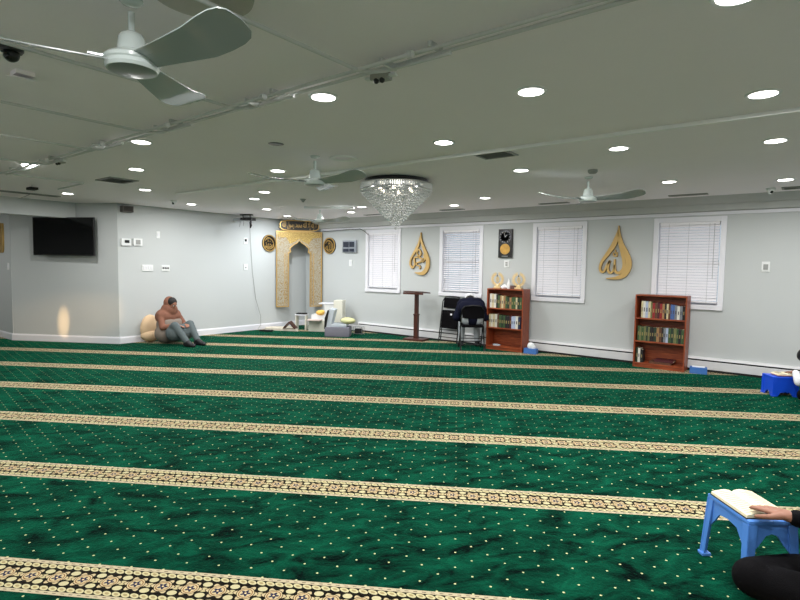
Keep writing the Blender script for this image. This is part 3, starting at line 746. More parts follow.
# twin dial clock
r = thing('twin_dial_clock', 'tall black framed wall clock with silver dial above a golden dial', 'clock', (-4.435, W, 1.925))
q = MB(); q.box((0, -.02, 0), (.275, .04, .52), bev=.006); q.build('frame', M_black, r)
q = MB(); q.lathe([(.001, 0), (.105, 0), (.11, -.006), (.12, -.006), (.12, 0)], n=36)
o = q.build('silver_dial', mat('dial_grey', (96, 98, 104), .3, .5), r, True); o.rotation_euler = (R(90), 0, 0); o.location = (0, -.047, .115)
q = MB()
for k in range(12):
    a = 2*PI*k/12; q.box((.092*math.sin(a), -.05, .115+.092*math.cos(a)), (.008, .004, .018), Matrix.Rotation(a, 3, 'Y'))
q.build('hour_marks', M_trim, r)
q = MB(); q.ribbon([(0, .115, .008), (.045, .155, .004)], -.056, -.05, 1); q.ribbon([(0, .115, .006), (-.02, .195, .003)], -.056, -.05, 1); q.build('hands', M_trim, r)
q = MB(); q.lathe([(.001, 0), (.095, 0), (.10, -.005), (.001, -.005)], n=36)
o = q.build('golden_dial', mat('dial_gold', (196, 150, 66), .5, .1, var=.5, scale=12), r, True); o.rotation_euler = (R(90), 0, 0); o.location = (0, -.043, -.105)
q = MB(); q.ribbon([(-.06, -.235, .012), (.06, -.235, .012)], -.044, -.04, 1); q.build('caption_bar', M_grille, r)

# ------------------------------------------------------------------ corner furniture
sa = math.atan2(.5232, .8522)
r = thing('stepped_pulpit', 'low white stepped pulpit with a tall cream back panel beside the arch', 'pulpit', (-8.80, 8.00, 0), sa)
q = MB(); q.box((.27, .17, .125), (.46, .34, .25), bev=.005); q.build('lower_step', M_cream, r)
q = MB(); q.box((.30, .20, .31), (.42, .30, .12), bev=.005); q.build('middle_step', M_white, r)
q = MB(); q.box((.49, .22, .49), (.22, .26, .24), bev=.005); q.build('upper_step', M_white, r)
q = MB(); q.box((.43, .22, .62), (.36, .30, .022), bev=.004); q.build('top_board', M_trim, r)
q = MB(); q.box((.70, .20, .35), (.20, .34, .70), bev=.006); q.build('back_panel', M_cream, r)
q = MB(); q.box((.19, -.005, .262), (.32, .36, .018)); q.build('tread_edge', mat('rose_edge', (196, 178, 170), .6), r)
q = MB(); q.sph((0, 0, .03), .11, 16, (1, .7, .55)); q.sph((.05, .01, .05), .07, 14, (1, .8, .7))
tag(q.build('folded_cloth', mat('yellow_fabric', (232, 186, 92), .8), smooth=True, loc=(-8.60, 8.22, .385)), 'small bundle of yellow cloth on the pulpit step', 'cloth')
r = thing('low_shelf', 'small low white shelf left of the pulpit', 'shelf', (-9.14, 8.16, 0), sa)
q = MB(); q.box((0, 0, .34), (.26, .22, .02), bev=.003); q.build('board', M_trim, r)
for s_ in (-1, 1):
    q = MB(); q.box((s_*.11, 0, .165), (.02, .2, .33)); q.build('side_panel', M_cream, r)
q = MB(); q.box((0, 0, 0), (.22, .16, .03), bev=.006); tag(q.build('closed_book', M_dark, loc=(-9.14, 8.16, .3655), rotz=sa), 'dark closed book lying on the low shelf by the arch', 'book')
q = MB(); q.prism([(-9.76, 7.62), (-9.60, 7.50), (-8.92, 7.86), (-9.16, 8.02), (-9.50, 8.1), (-9.76, 7.80)], 0, .05, lambda a, dd, c_: (a, c_, dd))
tag(q.build('arch_platform', mat('cream_rug', (214, 206, 188), .9, bump=.2)), 'low cream platform on the floor in front of the arch', 'platform')
r = thing('book_stand', 'dark folding book stand shaped like an upturned V near the arch', 'book stand', (-9.12, 7.80, .05), sa)
for s_ in (-1, 1):
    q = MB(); q.box((s_*.065, 0, .085), (.022, .2, .20), Matrix.Rotation(s_*-.75, 3, 'Y')); q.build('leaf', M_wood_dark, r)
# grey floor chair
r = thing('floor_chair', 'grey padded floor chair with pale back in front of the pulpit', 'floor chair', (-7.66, 7.80, 0), math.atan2(.32, .44))
q = MB(); q.box((0, .18, .10), (.52, .42, .20), bev=.04); q.build('seat', M_greyf, r, True)
q = MB(); q.box((-.02, .22, .23), (.42, .40, .06), bev=.025); q.build('seat_cover', M_palef, r, True)
q = MB(); q.prism([(-.24, .18), (-.15, .18), (-.06, .55), (-.16, .57), (-.22, .38)], .02, .44); q.build('backrest', M_palef, r)
q = MB(); q.prism([(-.27, .16), (-.235, .16), (-.17, .54), (-.20, .55), (-.26, .38)], 0, .46); q.build('back_frame', M_black, r)
o = (MB().sph((0, 0, 0), .16, 18, (1.15, .8, .42))).build('round_cushion', M_yel, smooth=True, loc=(-7.60, 8.06, .325))
tag(o, 'pale yellow cushion lying on the grey floor chair', 'cushion')
r = thing('metal_rack', 'small silver wire rack at the end of the wall heater', 'rack', (-7.62, 8.42, 0), .3)
for dx, dy in ((-.1, -.06), (.1, -.06), (-.1, .06), (.1, .06)):
    q = MB(); q.cone((dx, dy, 0), (dx, dy, .17), .006, .006, 8); q.build('leg', M_silver, r)
q = MB()
for zz in (.02, .17):
    q.tube([(-.1, -.06, zz), (.1, -.06, zz), (.1, .06, zz), (-.1, .06, zz), (-.1, -.06, zz)], .006, 6)
q.build('rail', M_silver, r)
q = MB(); q.box((0, 0, .075), (.15, .09, .1), bev=.01); q.build('dark_box', M_dark, r)

# tall stand
r = thing('lectern_stand', 'tall dark wooden pedestal stand with flat top in front of the heater', 'stand', (-6.20, 8.57, 0), .1)
q = MB(); q.box((0, 0, .018), (.44, .30, .036), bev=.006); q.build('base', M_wood_dark, r)
q = MB(); q.box((0, 0, .27), (.085, .075, .48), bev=.004); q.box((0, 0, .72), (.07, .06, .46), bev=.004); q.build('post', M_wood_dark, r)
q = MB(); q.box((0, 0, .515), (.10, .09, .03), bev=.003); q.build('collar', M_wood_dark, r)
q = MB(); q.box((0, 0, .965), (.46, .30, .022), Matrix.Rotation(R(-6), 3, 'X'), bev=.004); q.build('top', M_wood_dark, r)
q = MB(); q.box((0, -.148, .942), (.46, .012, .04)); q.build('lip', M_wood_dark, r)

# ------------------------------------------------------------------ folding chairs
def folding_chair(label, loc, rz, folded=False):
    r = thing('folding_chair', label, 'chair', loc, rz)
    w = .21
    def tb(pts, nm, rr=.011): q = MB(); q.tube(pts, rr, 8); return q.build(nm, M_blackm, r, True)
    if not folded:     # sitter faces +Y; origin under the rear feet
        for s_ in (-1, 1):
            tb([(s_*w, 0, 0), (s_*w, .10, .22), (s_*w, .20, .42)], 'leg')
            tb([(s_*w*.96, .43, 0), (s_*w*.96, .22, .38), (s_*w*.96, .07, .66), (s_*w*.9, .045, .74), (s_*w*.70, .03, .785), (s_*.06, .028, .80), (0, .028, .80)], 'frame')
            q = MB(); q.cone((s_*w, 0, 0), (s_*w, .008, .03), .016, .014, 10); q.build('rubber_foot', M_black, r)
        tb([(-w, .045, .10), (w, .045, .10)], 'stretcher', .008); tb([(-w, .10, .21), (w, .10, .21)], 'stretcher', .008)
        tb([(-w, .36, .12), (w, .36, .12)], 'stretcher', .008)
        q = MB(); q.box((0, .24, .43), (.39, .38, .045), bev=.018); q.build('seat', M_blk, r, True)
        q = MB(); P_ = [(-.19, .58), (-.19, .72), (-.14, .775), (0, .79), (.14, .775), (.19, .72), (.19, .58), (0, .56)]
        q.prism(P_, .035, .065); q.build('backrest', M_blk, r)
    else:              # folded flat, leaning back on the wall along +Y
        def k(x, z_): return (x, .02+z_*.165, z_)
        for s_ in (-1, 1):
            tb([k(s_*w, 0), k(s_*w, .5), k(s_*w, .80), k(s_*w*.8, .88), k(s_*.06, .90), k(0, .90)], 'frame')
            tb([(s_*w*.9, .055, .05), (s_*w*.9, .135, .55)], 'leg')
            q = MB(); q.sph((s_*w, .02, .016), .016, 10); q.build('rubber_foot', M_black, r)
        for z_ in (.10, .24): tb([k(-w, z_), k(w, z_)], 'stretcher', .008)
        tl = math.atan(.165)
        q = MB(); q.box((0, .012+.45*.165, .45), (.37, .03, .36), Matrix.Rotation(-tl, 3, 'X'), bev=.012); q.build('seat', M_blk, r, True)
        q = MB(); q.box((0, .03+.77*.165, .77), (.37, .03, .20), Matrix.Rotation(-tl, 3, 'X'), bev=.012); q.build('backrest', M_blk, r, True)
        q = MB(); q.box((0, .003+.645*.165, .645), (.38, .012, .012), Matrix.Rotation(-tl, 3, 'X')); q.build('seat_edge', M_silver, r)
        q = MB(); q.box((.03, -.007+.55*.165, .55), (.04, .004, .035), Matrix.Rotation(-tl, 3, 'X')); q.build('sticker', M_trim, r)
    return r
folding_chair('black folding chair folded flat and leaning on the wall under the second window', (-5.54, 8.69, 0), .0, True)
ca = math.atan2(.24, .322)
folding_chair('black folding chair occupied by the person in a navy jacket', (-4.661, 8.155, 0), ca)

# ------------------------------------------------------------------ bookcases and books
def bookcase(label, loc):
    r = thing('bookcase', label, 'bookcase', loc)
    w, h, dp, t = .705, 1.105, .28, .02
    for s_ in (-1, 1):
        q = MB(); q.box((s_*(w/2-t/2), dp/2, h/2), (t, dp, h), bev=.002); q.build('side_panel', M_wood_red, r)
    q = MB(); q.box((0, dp/2, h-t/2), (w-2*t, dp, t)); q.build('top_panel', M_wood_redx, r)
    q = MB(); q.box((0, dp-.004, h/2), (w-2*t, .008, h-.06)); q.build('back_panel', M_wood_redx, r)
    for zz in (.07, .405, .755):
        q = MB(); q.box((0, dp/2-.004, zz-t/2), (w-2*t, dp-.016, t)); q.build('shelf', M_wood_redx, r)
    q = MB(); q.box((0, .02, .025), (w-2*t, .015, .05)); q.build('kick_board', M_wood_redx, r)
    return r
BA = Vector((-4.257, 8.545, 0)); BB = Vector((-1.724, 8.545, 0))
bookcase('cherry wood bookcase with gold wreaths on top, beside the seated navy-jacket person', BA)
bookcase('cherry wood bookcase under the last window at right', BB)
CN = {'white': (214, 212, 202), 'cream': (206, 192, 152), 'tan': (158, 120, 78), 'green': (58, 84, 48), 'dark green': (34, 54, 38), 'black': (24, 22, 24), 'brown': (92, 58, 40), 'red': (140, 30, 34), 'maroon': (74, 22, 30), 'blue': (70, 100, 158), 'grey': (120, 124, 130), 'pale blue': (168, 180, 206), 'olive': (110, 112, 70), 'navy': (34, 38, 70)}
ORD = 'first second third fourth fifth sixth seventh eighth ninth tenth eleventh twelfth thirteenth fourteenth fifteenth sixteenth seventeenth eighteenth nineteenth twentieth'.split()
def books(base, z, cols, hs, x0, x1, where, grp, dep=.15):
    n = len(cols); x = x0; wd = [random.uniform(.8, 1.25) for _ in cols]; k = (x1-x0)/sum(wd)
    for i, cn in enumerate(cols):
        w = wd[i]*k; h = hs(i/(n-1) if n > 1 else 0)+random.uniform(-.008, .008); dpt = dep+random.uniform(-.012, .012)
        r = thing('book', '%s-spined book, %s from left, %s' % (cn, ORD[i], where), 'book', (base.x+x+w/2, base.y+.03, z), 0, grp)
        m = mat('book_cover_'+cn.replace(' ', '_'), CN[cn], .55, var=.2, scale=25)
        ww = w-.002
        q = MB(); q.box((0, .003, h/2), (ww, .006, h), bev=.002)
        for s_ in (-1, 1): q.box((s_*(ww/2-.0015), dpt/2+.003, h/2), (.003, dpt-.006, h))
        q.build('cover', m, r)
        q = MB(); q.box((0, dpt/2, h/2), (ww-.0064, dpt-.014, h-.01)); q.build('pages', M_paper, r)
        q = MB()
        q.box((0, -.0006, h*.5), (ww*.4, .0012, h*.24))
        lc = 'gold' if cn in ('green', 'dark green', 'black', 'maroon', 'red', 'brown', 'navy', 'olive') else 'dark'
        q.build('spine_lettering', mat('spine_gold', (150, 132, 84), .5) if lc == 'gold' else mat('spine_ink', (74, 70, 76), .6), r)
        x += w
books(BA, .755, ['white', 'cream', 'white', 'black', 'green', 'tan', 'cream', 'tan', 'green', 'dark green', 'tan', 'green', 'green', 'cream', 'dark green', 'green'], lambda t: .255-.05*min(1, t*1.6), -.31, .315, 'top shelf of the wreath-topped bookcase', 'books on the top shelf of the bookcase with wreaths')
books(BA, .405, ['cream', 'white', 'cream', 'white', 'brown', 'green', 'dark green', 'green', 'black', 'black', 'maroon', 'pale blue', 'pale blue', 'white', 'navy'], lambda t: .235-.02*t, -.315, .30, 'middle shelf of the wreath-topped bookcase', 'books on the middle shelf of the bookcase with wreaths')
books(BB, .755, ['cream', 'white', 'pale blue', 'cream', 'olive', 'red', 'brown', 'maroon', 'red', 'tan', 'black', 'cream', 'brown', 'blue', 'blue', 'grey', 'white', 'grey', 'black'], lambda t: .255-.06*t, -.27, .325, 'top shelf of the right-hand bookcase', 'books on the top shelf of the right-hand bookcase')
books(BB, .405, ['green', 'olive', 'green', 'olive', 'dark green', 'olive', 'black', 'black', 'dark green', 'tan', 'brown', 'black', 'grey', 'pale blue', 'green', 'dark green', 'olive', 'green', 'black', 'green'], lambda t: .215, -.31, .325, 'middle shelf of the right-hand bookcase', 'books on the middle shelf of the right-hand bookcase')
books(BB, .07, ['dark green', 'white', 'black'], lambda t: .23-.03*t, -.32, -.22, 'bottom shelf of the right-hand bookcase', 'books on the bottom shelf of the right-hand bookcase')
for i, (dx, dz, w) in enumerate(((.02, 0, .30), (.07, .034, .26))):
    r = thing('book', ('large dark book lying flat on the bottom shelf of the right-hand bookcase', 'maroon book lying on top of the large flat book, right-hand bookcase')[i], 'book', (BB.x+dx, BB.y+.14, .07+dz))
    q = MB(); q.box((0, 0, .0015), (w, .2, .003)); q.box((0, 0, .0305), (w, .2, .003)); q.box((0, -.0985, .016), (w, .003, .03)); q.build('cover', mat('book_cover_maroon', (74, 22, 30)) if i else mat('book_cover_brown', (92, 58, 40)), r)
    q = MB(); q.box((0, .001, .016), (w-.012, .19, .026)); q.build('pages', M_paper, r)
q = MB(); q.box((0, 0, .012), (.12, .06, .024), bev=.004); tag(q.build('small_packet', M_palef, loc=(BA.x-.17, BA.y+.07, .07)), 'small pale packet on the bottom shelf of the bookcase with wreaths', 'packet')

def wreath(label, x):
    r = thing('gold_wreath', label, 'trophy', (x, 8.68, 1.105), 0, 'golden wreath ornaments on the bookcase')
    q = MB(); q.box((0, 0, .015), (.13, .07, .03), bev=.006); q.box((0, 0, .04), (.06, .05, .03), bev=.004); q.build('base', M_goldt, r)
    for s_ in (-1, 1):
        q = MB(); pts = [(s_*.105*math.sin(a), 0, .165-.105*math.cos(a)) for a in [R(5+10*k) for k in range(17)]]
        q.tube(pts, .008, 8)
        for k in range(1, 17):
            a = R(5+10*k); p = Vector((s_*.105*math.sin(a), 0, .165-.105*math.cos(a)))
            for off in (-.016, .016):
                q.sph(p+Vector((s_*off*math.sin(a), -.006, -off*math.cos(a))), .017, 8, (.42, .35, 1), Matrix.Rotation(-s_*(a+.5), 3, 'Y'))
        q.build('branch', M_goldt, r, True)
    q = MB(); q.cone((0, 0, .05), (0, 0, .08), .02, .008); q.ribbon([(0, .10, .01), (-.02, .15, .02), (.0, .20, .03), (.02, .15, .02), (0, .10, .01)], -.008, .008); q.build('emblem', M_goldt, r)
    q = MB(); q.ribbon([(0, .19, .008), (-.012, .22, .008), (0, .245, .006)], -.006, .006); q.cone((0, 0, .19), (0, 0, .27), .006, .003, 8); q.build('spire', mat('emblem_grey', (110, 104, 92), .4, .5), r)
wreath('golden wreath ornament at the left end of the bookcase top', -4.475)
wreath('golden wreath ornament at the right end of the bookcase top', -4.06)
r = thing('spray_bottle', 'white upright bottle between the two golden wreaths', 'bottle', (-4.255, 8.69, 1.105))
q = MB(); q.lathe([(.001, 0), (.032, 0), (.034, .02), (.033, .10), (.018, .135), (.001, .135)], n=20); q.build('body', M_white, r, True)
q = MB(); q.lathe([(.014, .13), (.016, .175), (.001, .18)], n=16); q.build('cap', M_white, r, True)
q = MB(); q.sph((0, 0, .035), .05, 12, (1, .7, .8)); q.sph((-.03, 0, .02), .035, 10); tag(q.build('tissue_pile', M_tissuew, smooth=True, loc=(-4.34, 8.69, 1.104)), 'crumpled white tissue beside the left wreath', 'tissue')
q = MB(); q.box((0, 0, .03), (.085, .07, .06), bev=.005); tag(q.build('small_box', mat('brown_box', (96, 66, 62), .6), loc=(-4.17, 8.69, 1.105)), 'small brown box between the white bottle and the right wreath', 'box')

def tissue_box(label, loc, rz, puff):
    r = thing('tissue_box', label, 'tissue box', loc, rz)
    q = MB(); q.box((0, 0, .045), (.22, .12, .09), bev=.004); q.build('carton', M_tissue, r)
    if puff:
        q = MB(); q.sph((0, 0, .13), .065, 12, (1, .7, 1)); q.sph((.03, .01, .11), .05, 10); q.build('tissue', M_tissuew, r, True)
    else:
        q = MB(); q.box((0, 0, .095), (.16, .06, .012), bev=.004); q.build('tissue', M_tissuew, r)
    return r
tissue_box('blue tissue box with a white puff of tissue right of the bookcase with wreaths', (-3.76, 8.60, 0), .1, True)
tissue_box('blue tissue box on the floor right of the right-hand bookcase', (-1.20, 8.62, 0), .15, False)

# ------------------------------------------------------------------ plastic stools
def stool(label, loc, rz, w, dp, h, m, ap, spread=.022):
    r = thing('plastic_stool', label, 'stool', loc, rz, 'blue plastic stools used as book rests')
    q = MB(); q.box((0, 0, h-.011), (w, dp, .022), bev=.01); q.build('seat', m, r, True)
    q = MB()
    for s_ in (-1, 1):
        # side aprons with an arched lower edge
        for (W_, D_, fn) in ((w, dp, lambda a, d_, b_, s=s_: (a, s*(dp/2-.012)+d_, b_)), (dp, w, lambda a, d_, b_, s=s_: (s*(w/2-.012)+d_, a, b_))):
            x = W_/2-.02; P_ = [(-x, h-.02), (x, h-.02), (x, h-ap-.09), (x-.035, h-ap-.05), (x-.07, h-ap), (0, h-ap+.01), (-x+.07, h-ap), (-x+.035, h-ap-.05), (-x, h-ap-.09)]
            q.prism(P_, -.005, .005, fn)
    q.build('apron', m, r)
    for sx_ in (-1, 1):
        for sy_ in (-1, 1):
            q = MB(); t0 = Vector((sx_*(w/2-.022), sy_*(dp/2-.022), h-.02)); t1 = t0+Vector((sx_*spread, sy_*spread, -(h-.02)))
            for (wx, wy, ox, oy) in ((.044, .008, 0, sy_*.016), (.008, .044, sx_*.016, 0)):
                V = [q.bm.verts.new((p.x+ox*k+a*wx/2*k2, p.y+oy*k+b_*wy/2*k2, p.z)) for p, k, k2 in ((t0, 1, 1), (t1, .8, .8)) for a, b_ in ((-1, -1), (1, -1), (1, 1), (-1, 1))]
                q.bm.faces.new(V[:4]); q.bm.faces.new(V[4:])
                for i in range(4): q.bm.faces.new((V[i], V[(i+1) % 4], V[4+(i+1) % 4], V[4+i]))
            q.box((t1.x, t1.y, .008), (.046, .046, .016), bev=.005)
            q.build('leg', m, r)
    return r
def open_book(label, loc, rz, w, h, name='open_book', cover=None):
    r = thing(name, label, 'book', loc, rz)
    q = MB(); q.box((0, 0, .002), (w+.008, h+.008, .004), bev=.001); q.build('cover', cover or mat('book_cover_black_soft', (30, 24, 24), .6), r)
    for s_ in (-1, 1):
        prof = [(0, .004), (0, .014), (s_*.012, .022), (s_*.04, .027), (s_*w*.3, .024), (s_*w*.49, .016), (s_*w*.5, .004)]
        q = MB(); q.prism(prof, -h/2, h/2); pg = q.build('page_block', M_paper, r)
        q = MB()
        for k in range(13):
            y = h/2-.022-k*(h-.044)/12
            for x0, x1, zz0, zz1 in ((.022, .045, .0250, .0276), (.045, w*.3, .0276, .0246), (w*.3, w*.44, .0246, .0192)):
                V = [q.bm.verts.new(p) for p in ((s_*x0, y-.0016, zz0), (s_*x1, y-.0016, zz1), (s_*x1, y+.0016, zz1), (s_*x0, y+.0016, zz0))]
                q.bm.faces.new(V)
        q.build('text_lines', mat('printed_ink', (120, 108, 88), .8), pg)
    return r
SC = Vector((-.172, 3.06, 0)); e1a = R(-42)   # edge direction of the near stool
stool('light blue plastic stool holding an open book at lower right', SC, R(40), .235, .31, .33, M_blue, .075)
open_book('open book with cream pages on the light blue stool under a hand', (SC.x-.005, SC.y, .33), R(40), .215, .265)
stool('deep blue plastic stool at the far right edge under a small open book', (-.215, 7.80, 0), sa, .29, .24, .235, M_blue2, .19, .006)
open_book('small white open book on the deep blue stool at the right edge', (-.185, 7.80, .245), sa, .21, .15, 'open_book', mat('book_cover_red_soft', (170, 90, 80), .6))

# ------------------------------------------------------------------ people
def capsule(bm, p0, p1, r0, r1, n=14):
    p0, p1 = Vector(p0), Vector(p1); d = p1-p0; l = max(d.length, 1e-4)
    q = d.to_track_quat('Z', 'Y').to_matrix()
    prof = []
    for k in range(5): a = -PI/2+PI/2*k/4; prof.append((r0*math.cos(a), r0*math.sin(a)))
    for k in range(5): a = PI/2*k/4; prof.append((r1*math.cos(a), l+r1*math.sin(a)))
    rings = []
    for r_, z_ in prof[1:-1]:
        rings.append([bm.verts.new(p0+q@Vector((r_*math.cos(2*PI*i/n), r_*math.sin(2*PI*i/n), z_))) for i in range(n)])
    for a_ in range(len(rings)-1):
        for i in range(n): bm.faces.new((rings[a_][i], rings[a_][(i+1) % n], rings[a_+1][(i+1) % n], rings[a_+1][i]))
    b0 = bm.verts.new(p0+q@Vector((0, 0, -r0))); b1 = bm.verts.new(p0+q@Vector((0, 0, l+r1)))
    for i in range(n):
        bm.faces.new((rings[0][(i+1) % n], rings[0][i], b0)); bm.faces.new((rings[-1][i], rings[-1][(i+1) % n], b1))
def fuse(name, prims, m, parent, vox, it=6, label=None):
    bm = bmesh.new()
    for p in prims:
        if p[0] == 'c': capsule(bm, *p[1:])
        else:
            _, c_, rad, rot = p
            mt = Matrix.Translation(Vector(c_)) @ (rot.to_4x4() if rot else Matrix.Identity(4)) @ Matrix.Diagonal((*rad, 1))
            bmesh.ops.create_uvsphere(bm, u_segments=20, v_segments=12, radius=1, matrix=mt)
    bmesh.ops.recalc_face_normals(bm, faces=bm.faces)
    me = bpy.data.meshes.new(name); bm.to_mesh(me); bm.free()
    o = bpy.data.objects.new(name, me); COL.objects.link(o)
    rm = o.modifiers.new('r', 'REMESH'); rm.mode = 'VOXEL'; rm.voxel_size = vox
    sm = o.modifiers.new('s', 'SMOOTH'); sm.iterations = it; sm.factor = .5
    bpy.context.view_layer.update()
    me2 = bpy.data.meshes.new_from_object(o.evaluated_get(bpy.context.evaluated_depsgraph_get()))
    o.modifiers.clear(); o.data = me2; me2.name = name
    for p in me2.polygons: p.use_smooth = True
    me2.materials.clear(); me2.materials.append(m); o.parent = parent
    if label: o['label'] = label
    return o
def rot_to(f, up=(0, 0, 1)):      # matrix whose Y axis is f and Z axis close to up
    y = Vector(f).normalized(); x = y.cross(Vector(up)).normalized(); z_ = x.cross(y)
    return Matrix((x, y, z_)).transposed()
def head_prims(c, f, up=(0, 0, 1), s=1):
    M = rot_to(f, up); c = Vector(c)
    P = lambda x, y, z_: c+M@Vector((x*s, y*s, z_*s))
    pr = [('e', P(0, -.008, .02), (.075*s, .092*s, .095*s), M), ('e', P(0, .018, -.045), (.058*s, .068*s, .068*s), M),
          ('c', P(0, .088, .01), P(0, .108, -.022), .007*s, .013*s), ('c', P(-.03, .078, .032), P(.03, .078, .032), .012*s, .012*s),
          ('c', P(-.018, .085, -.055), P(.018, .085, -.055), .009*s, .009*s), ('e', P(0, .062, -.092), (.026*s, .024*s, .02*s), M)]
    for q_ in (-1, 1): pr.append(('e', P(q_*.078, -.008, -.005), (.010*s, .020*s, .031*s), M)); pr.append(('e', P(q_*.04, .055, -.02), (.025*s, .022*s, .022*s), M))
    return pr, P, M
def hand_prims(w, d_, down, side, curl=.3, s=1, spread=.12):
    """w wrist, d_ finger direction, down = palm facing direction, side = unit vector to the thumb"""
    w, d_, down, side = Vector(w), Vector(d_).normalized(), Vector(down).normalized(), Vector(side).normalized()
    pr = [('c', w, w+d_*.03*s, .024*s, .024*s)]
    for k, off in enumerate((.030, .010, -.010, -.029)):
        pr.append(('c', w+d_*.01*s+side*off*.5*s, w+d_*.082*s+side*off*s, .014*s, .0115*s))
        L_ = (.070, .080, .074, .058)[k]*s; fdv = (d_+side*off*spread*30/1.0*.12).normalized()
        p = w+d_*.088*s+side*off*s; a = curl*.5
        for seg, fr in enumerate((.45, .32, .23)):
            dv = fdv*math.cos(a)+down*math.sin(a); p2 = p+dv*L_*fr
            pr.append(('c', p, p2, (.0098-.0008*seg)*s, (.0092-.0009*seg)*s)); p = p2; a += curl
    p = w+d_*.022*s+side*.022*s; p1 = p+(d_*.5+side*.75+down*.15).normalized()*.042*s; p2 = p1+(d_*.85+side*.35+down*.2).normalized()*.032*s; p3 = p2+(d_*.95+side*.1+down*.25).normalized()*.025*s
    pr += [('c', p, p1, .016*s, .0125*s), ('c', p1, p2, .012*s, .0105*s), ('c', p2, p3, .0103*s, .0088*s)]
    return pr
def foot_prims(an, d_, s=1):
    an = Vector(an); d_ = Vector(d_).normalized()
    heel = an-d_*.035; heel.z = an.z-.045
    toe = an+d_*.15; toe.z = an.z-.055
    return [('c', an, heel, .036*s, .03*s), ('c', heel, toe, .032*s, .026*s), ('c', an, an+d_*.09+Vector((0, 0, -.045)), .034*s, .03*s), ('c', toe+d_.cross(Vector((0, 0, 1)))*.018, toe+d_*.025+d_.cross(Vector((0, 0, 1)))*.018, .02*s, .016*s), ('c', toe-d_.cross(Vector((0, 0, 1)))*.02, toe+d_*.01-d_.cross(Vector((0, 0, 1)))*.02, .02*s, .014*s)]

def person(label, loc, rz, J, top, legs, hair=True, cap=None, vox=.011, shoes=None, sleeve=1.0, topx=(), botx=(), name='person', toplab=None, hvox=None):
    r = thing(name, label, 'person', loc, rz)
    V = {k: Vector(v) for k, v in J.items() if k not in ('hands',)}
    sh = (V['shR']+V['shL'])/2
    torso = [('c', V['pelvis'], V['belly'], .115, .112), ('c', V['belly'], V['chest'], .112, .118), ('c', V['hipL'], V['hipR'], .095, .095),
             ('c', V['shL'], V['shR'], .055, .055), ('c', V['chest']+(V['shL']-sh)*.45, V['shL'], .09, .055), ('c', V['chest']+(V['shR']-sh)*.45, V['shR'], .09, .055), ('c', V['chest'], V['neck'], .10, .055)]
    arms, legp = [], []
    body = list(torso)
    body.append(('c', V['neck'], V['head']-Vector(J['face']).normalized()*.02, .05, .047))
    hp, P, M = head_prims(V['head'], J['face'], J.get('up', (0, 0, 1)))
    body += hp
    for s_ in 'LR':
        a = V['sh'+s_], V['el'+s_], V['wr'+s_]
        arms += [('c', a[0], a[1], .048, .038), ('c', a[1], a[2], .037, .025)]
        lg = V['hip'+s_], V['kn'+s_], V['an'+s_]
        legp += [('c', lg[0], lg[1], .082, .056), ('c', lg[1], lg[1].lerp(lg[2], .35), .054, .054), ('c', lg[1].lerp(lg[2], .35), lg[2], .054, .036)]
        body += foot_prims(V['an'+s_], J['ft'+s_])
        h = J['hands'][s_]; body += hand_prims(V['wr'+s_], *h)
    body += arms+legp
    fuse('body', body, M_skin, r, vox, 3)
    g = .016
    tp = [('c', *p[1:3], p[3]+g, p[4]+g) for p in torso]
    for s_ in 'LR':
        a = V['sh'+s_], V['el'+s_], V['wr'+s_]; e_ = a[1].lerp(a[2], sleeve*.93)
        tp += [('c', a[0], a[1], .062, .052), ('c', a[1], e_, .051, .040)]
    fuse('top_garment', tp+list(topx), top, r, max(vox, .012), 7)
    bt = [('c', V['hipL'], V['hipR'], .118, .118), ('c', V['pelvis'], V['pelvis'].lerp(V['belly'], .4), .128, .120)]
    for s_ in 'LR':
        lg = V['hip'+s_], V['kn'+s_], V['an'+s_]; e_ = lg[1].lerp(lg[2], .95)
        bt += [('c', lg[0], lg[1], .102, .076), ('c', lg[1], e_, .074, .054)]
    fuse('trousers', bt+list(botx), legs, r, max(vox, .012), 7)
    if hair:
        fuse('hair', [('e', P(0, -.020, .035), (.085, .094, .096), M), ('e', P(0, -.045, -.01), (.075, .06, .07), M)], M_hair, r, .008, 4)
    if cap:
        q = MB(); q.sph(P(0, -.012, .05), .1, 20, (.92, 1.06, .80), M); q.build('cap', cap, r, True)
    for q_ in (-1, 1):
        q = MB(); q.sph(P(q_*.03, .075, .012), .012, 10); ey = q.build('eye', M_eyew, r, True)
        q = MB(); q.sph(P(q_*.03, .083, .012), .006, 8); q.build('iris', M_black, ey, True)
    q = MB(); q.tube([P(-.022, .091, -.054), P(0, .0945, -.055), P(.022, .091, -.054)], .0035, 6); q.build('lips', mat('lip_colour', (132, 78, 70), .5), r, True)
    if shoes:
        for s_ in 'LR':
            fuse('shoe', [(p[0], p[1], p[2], p[3]+.012, p[4]+.012) for p in foot_prims(V['an'+s_], J['ft'+s_])], shoes, r, .009, 4)
    return r

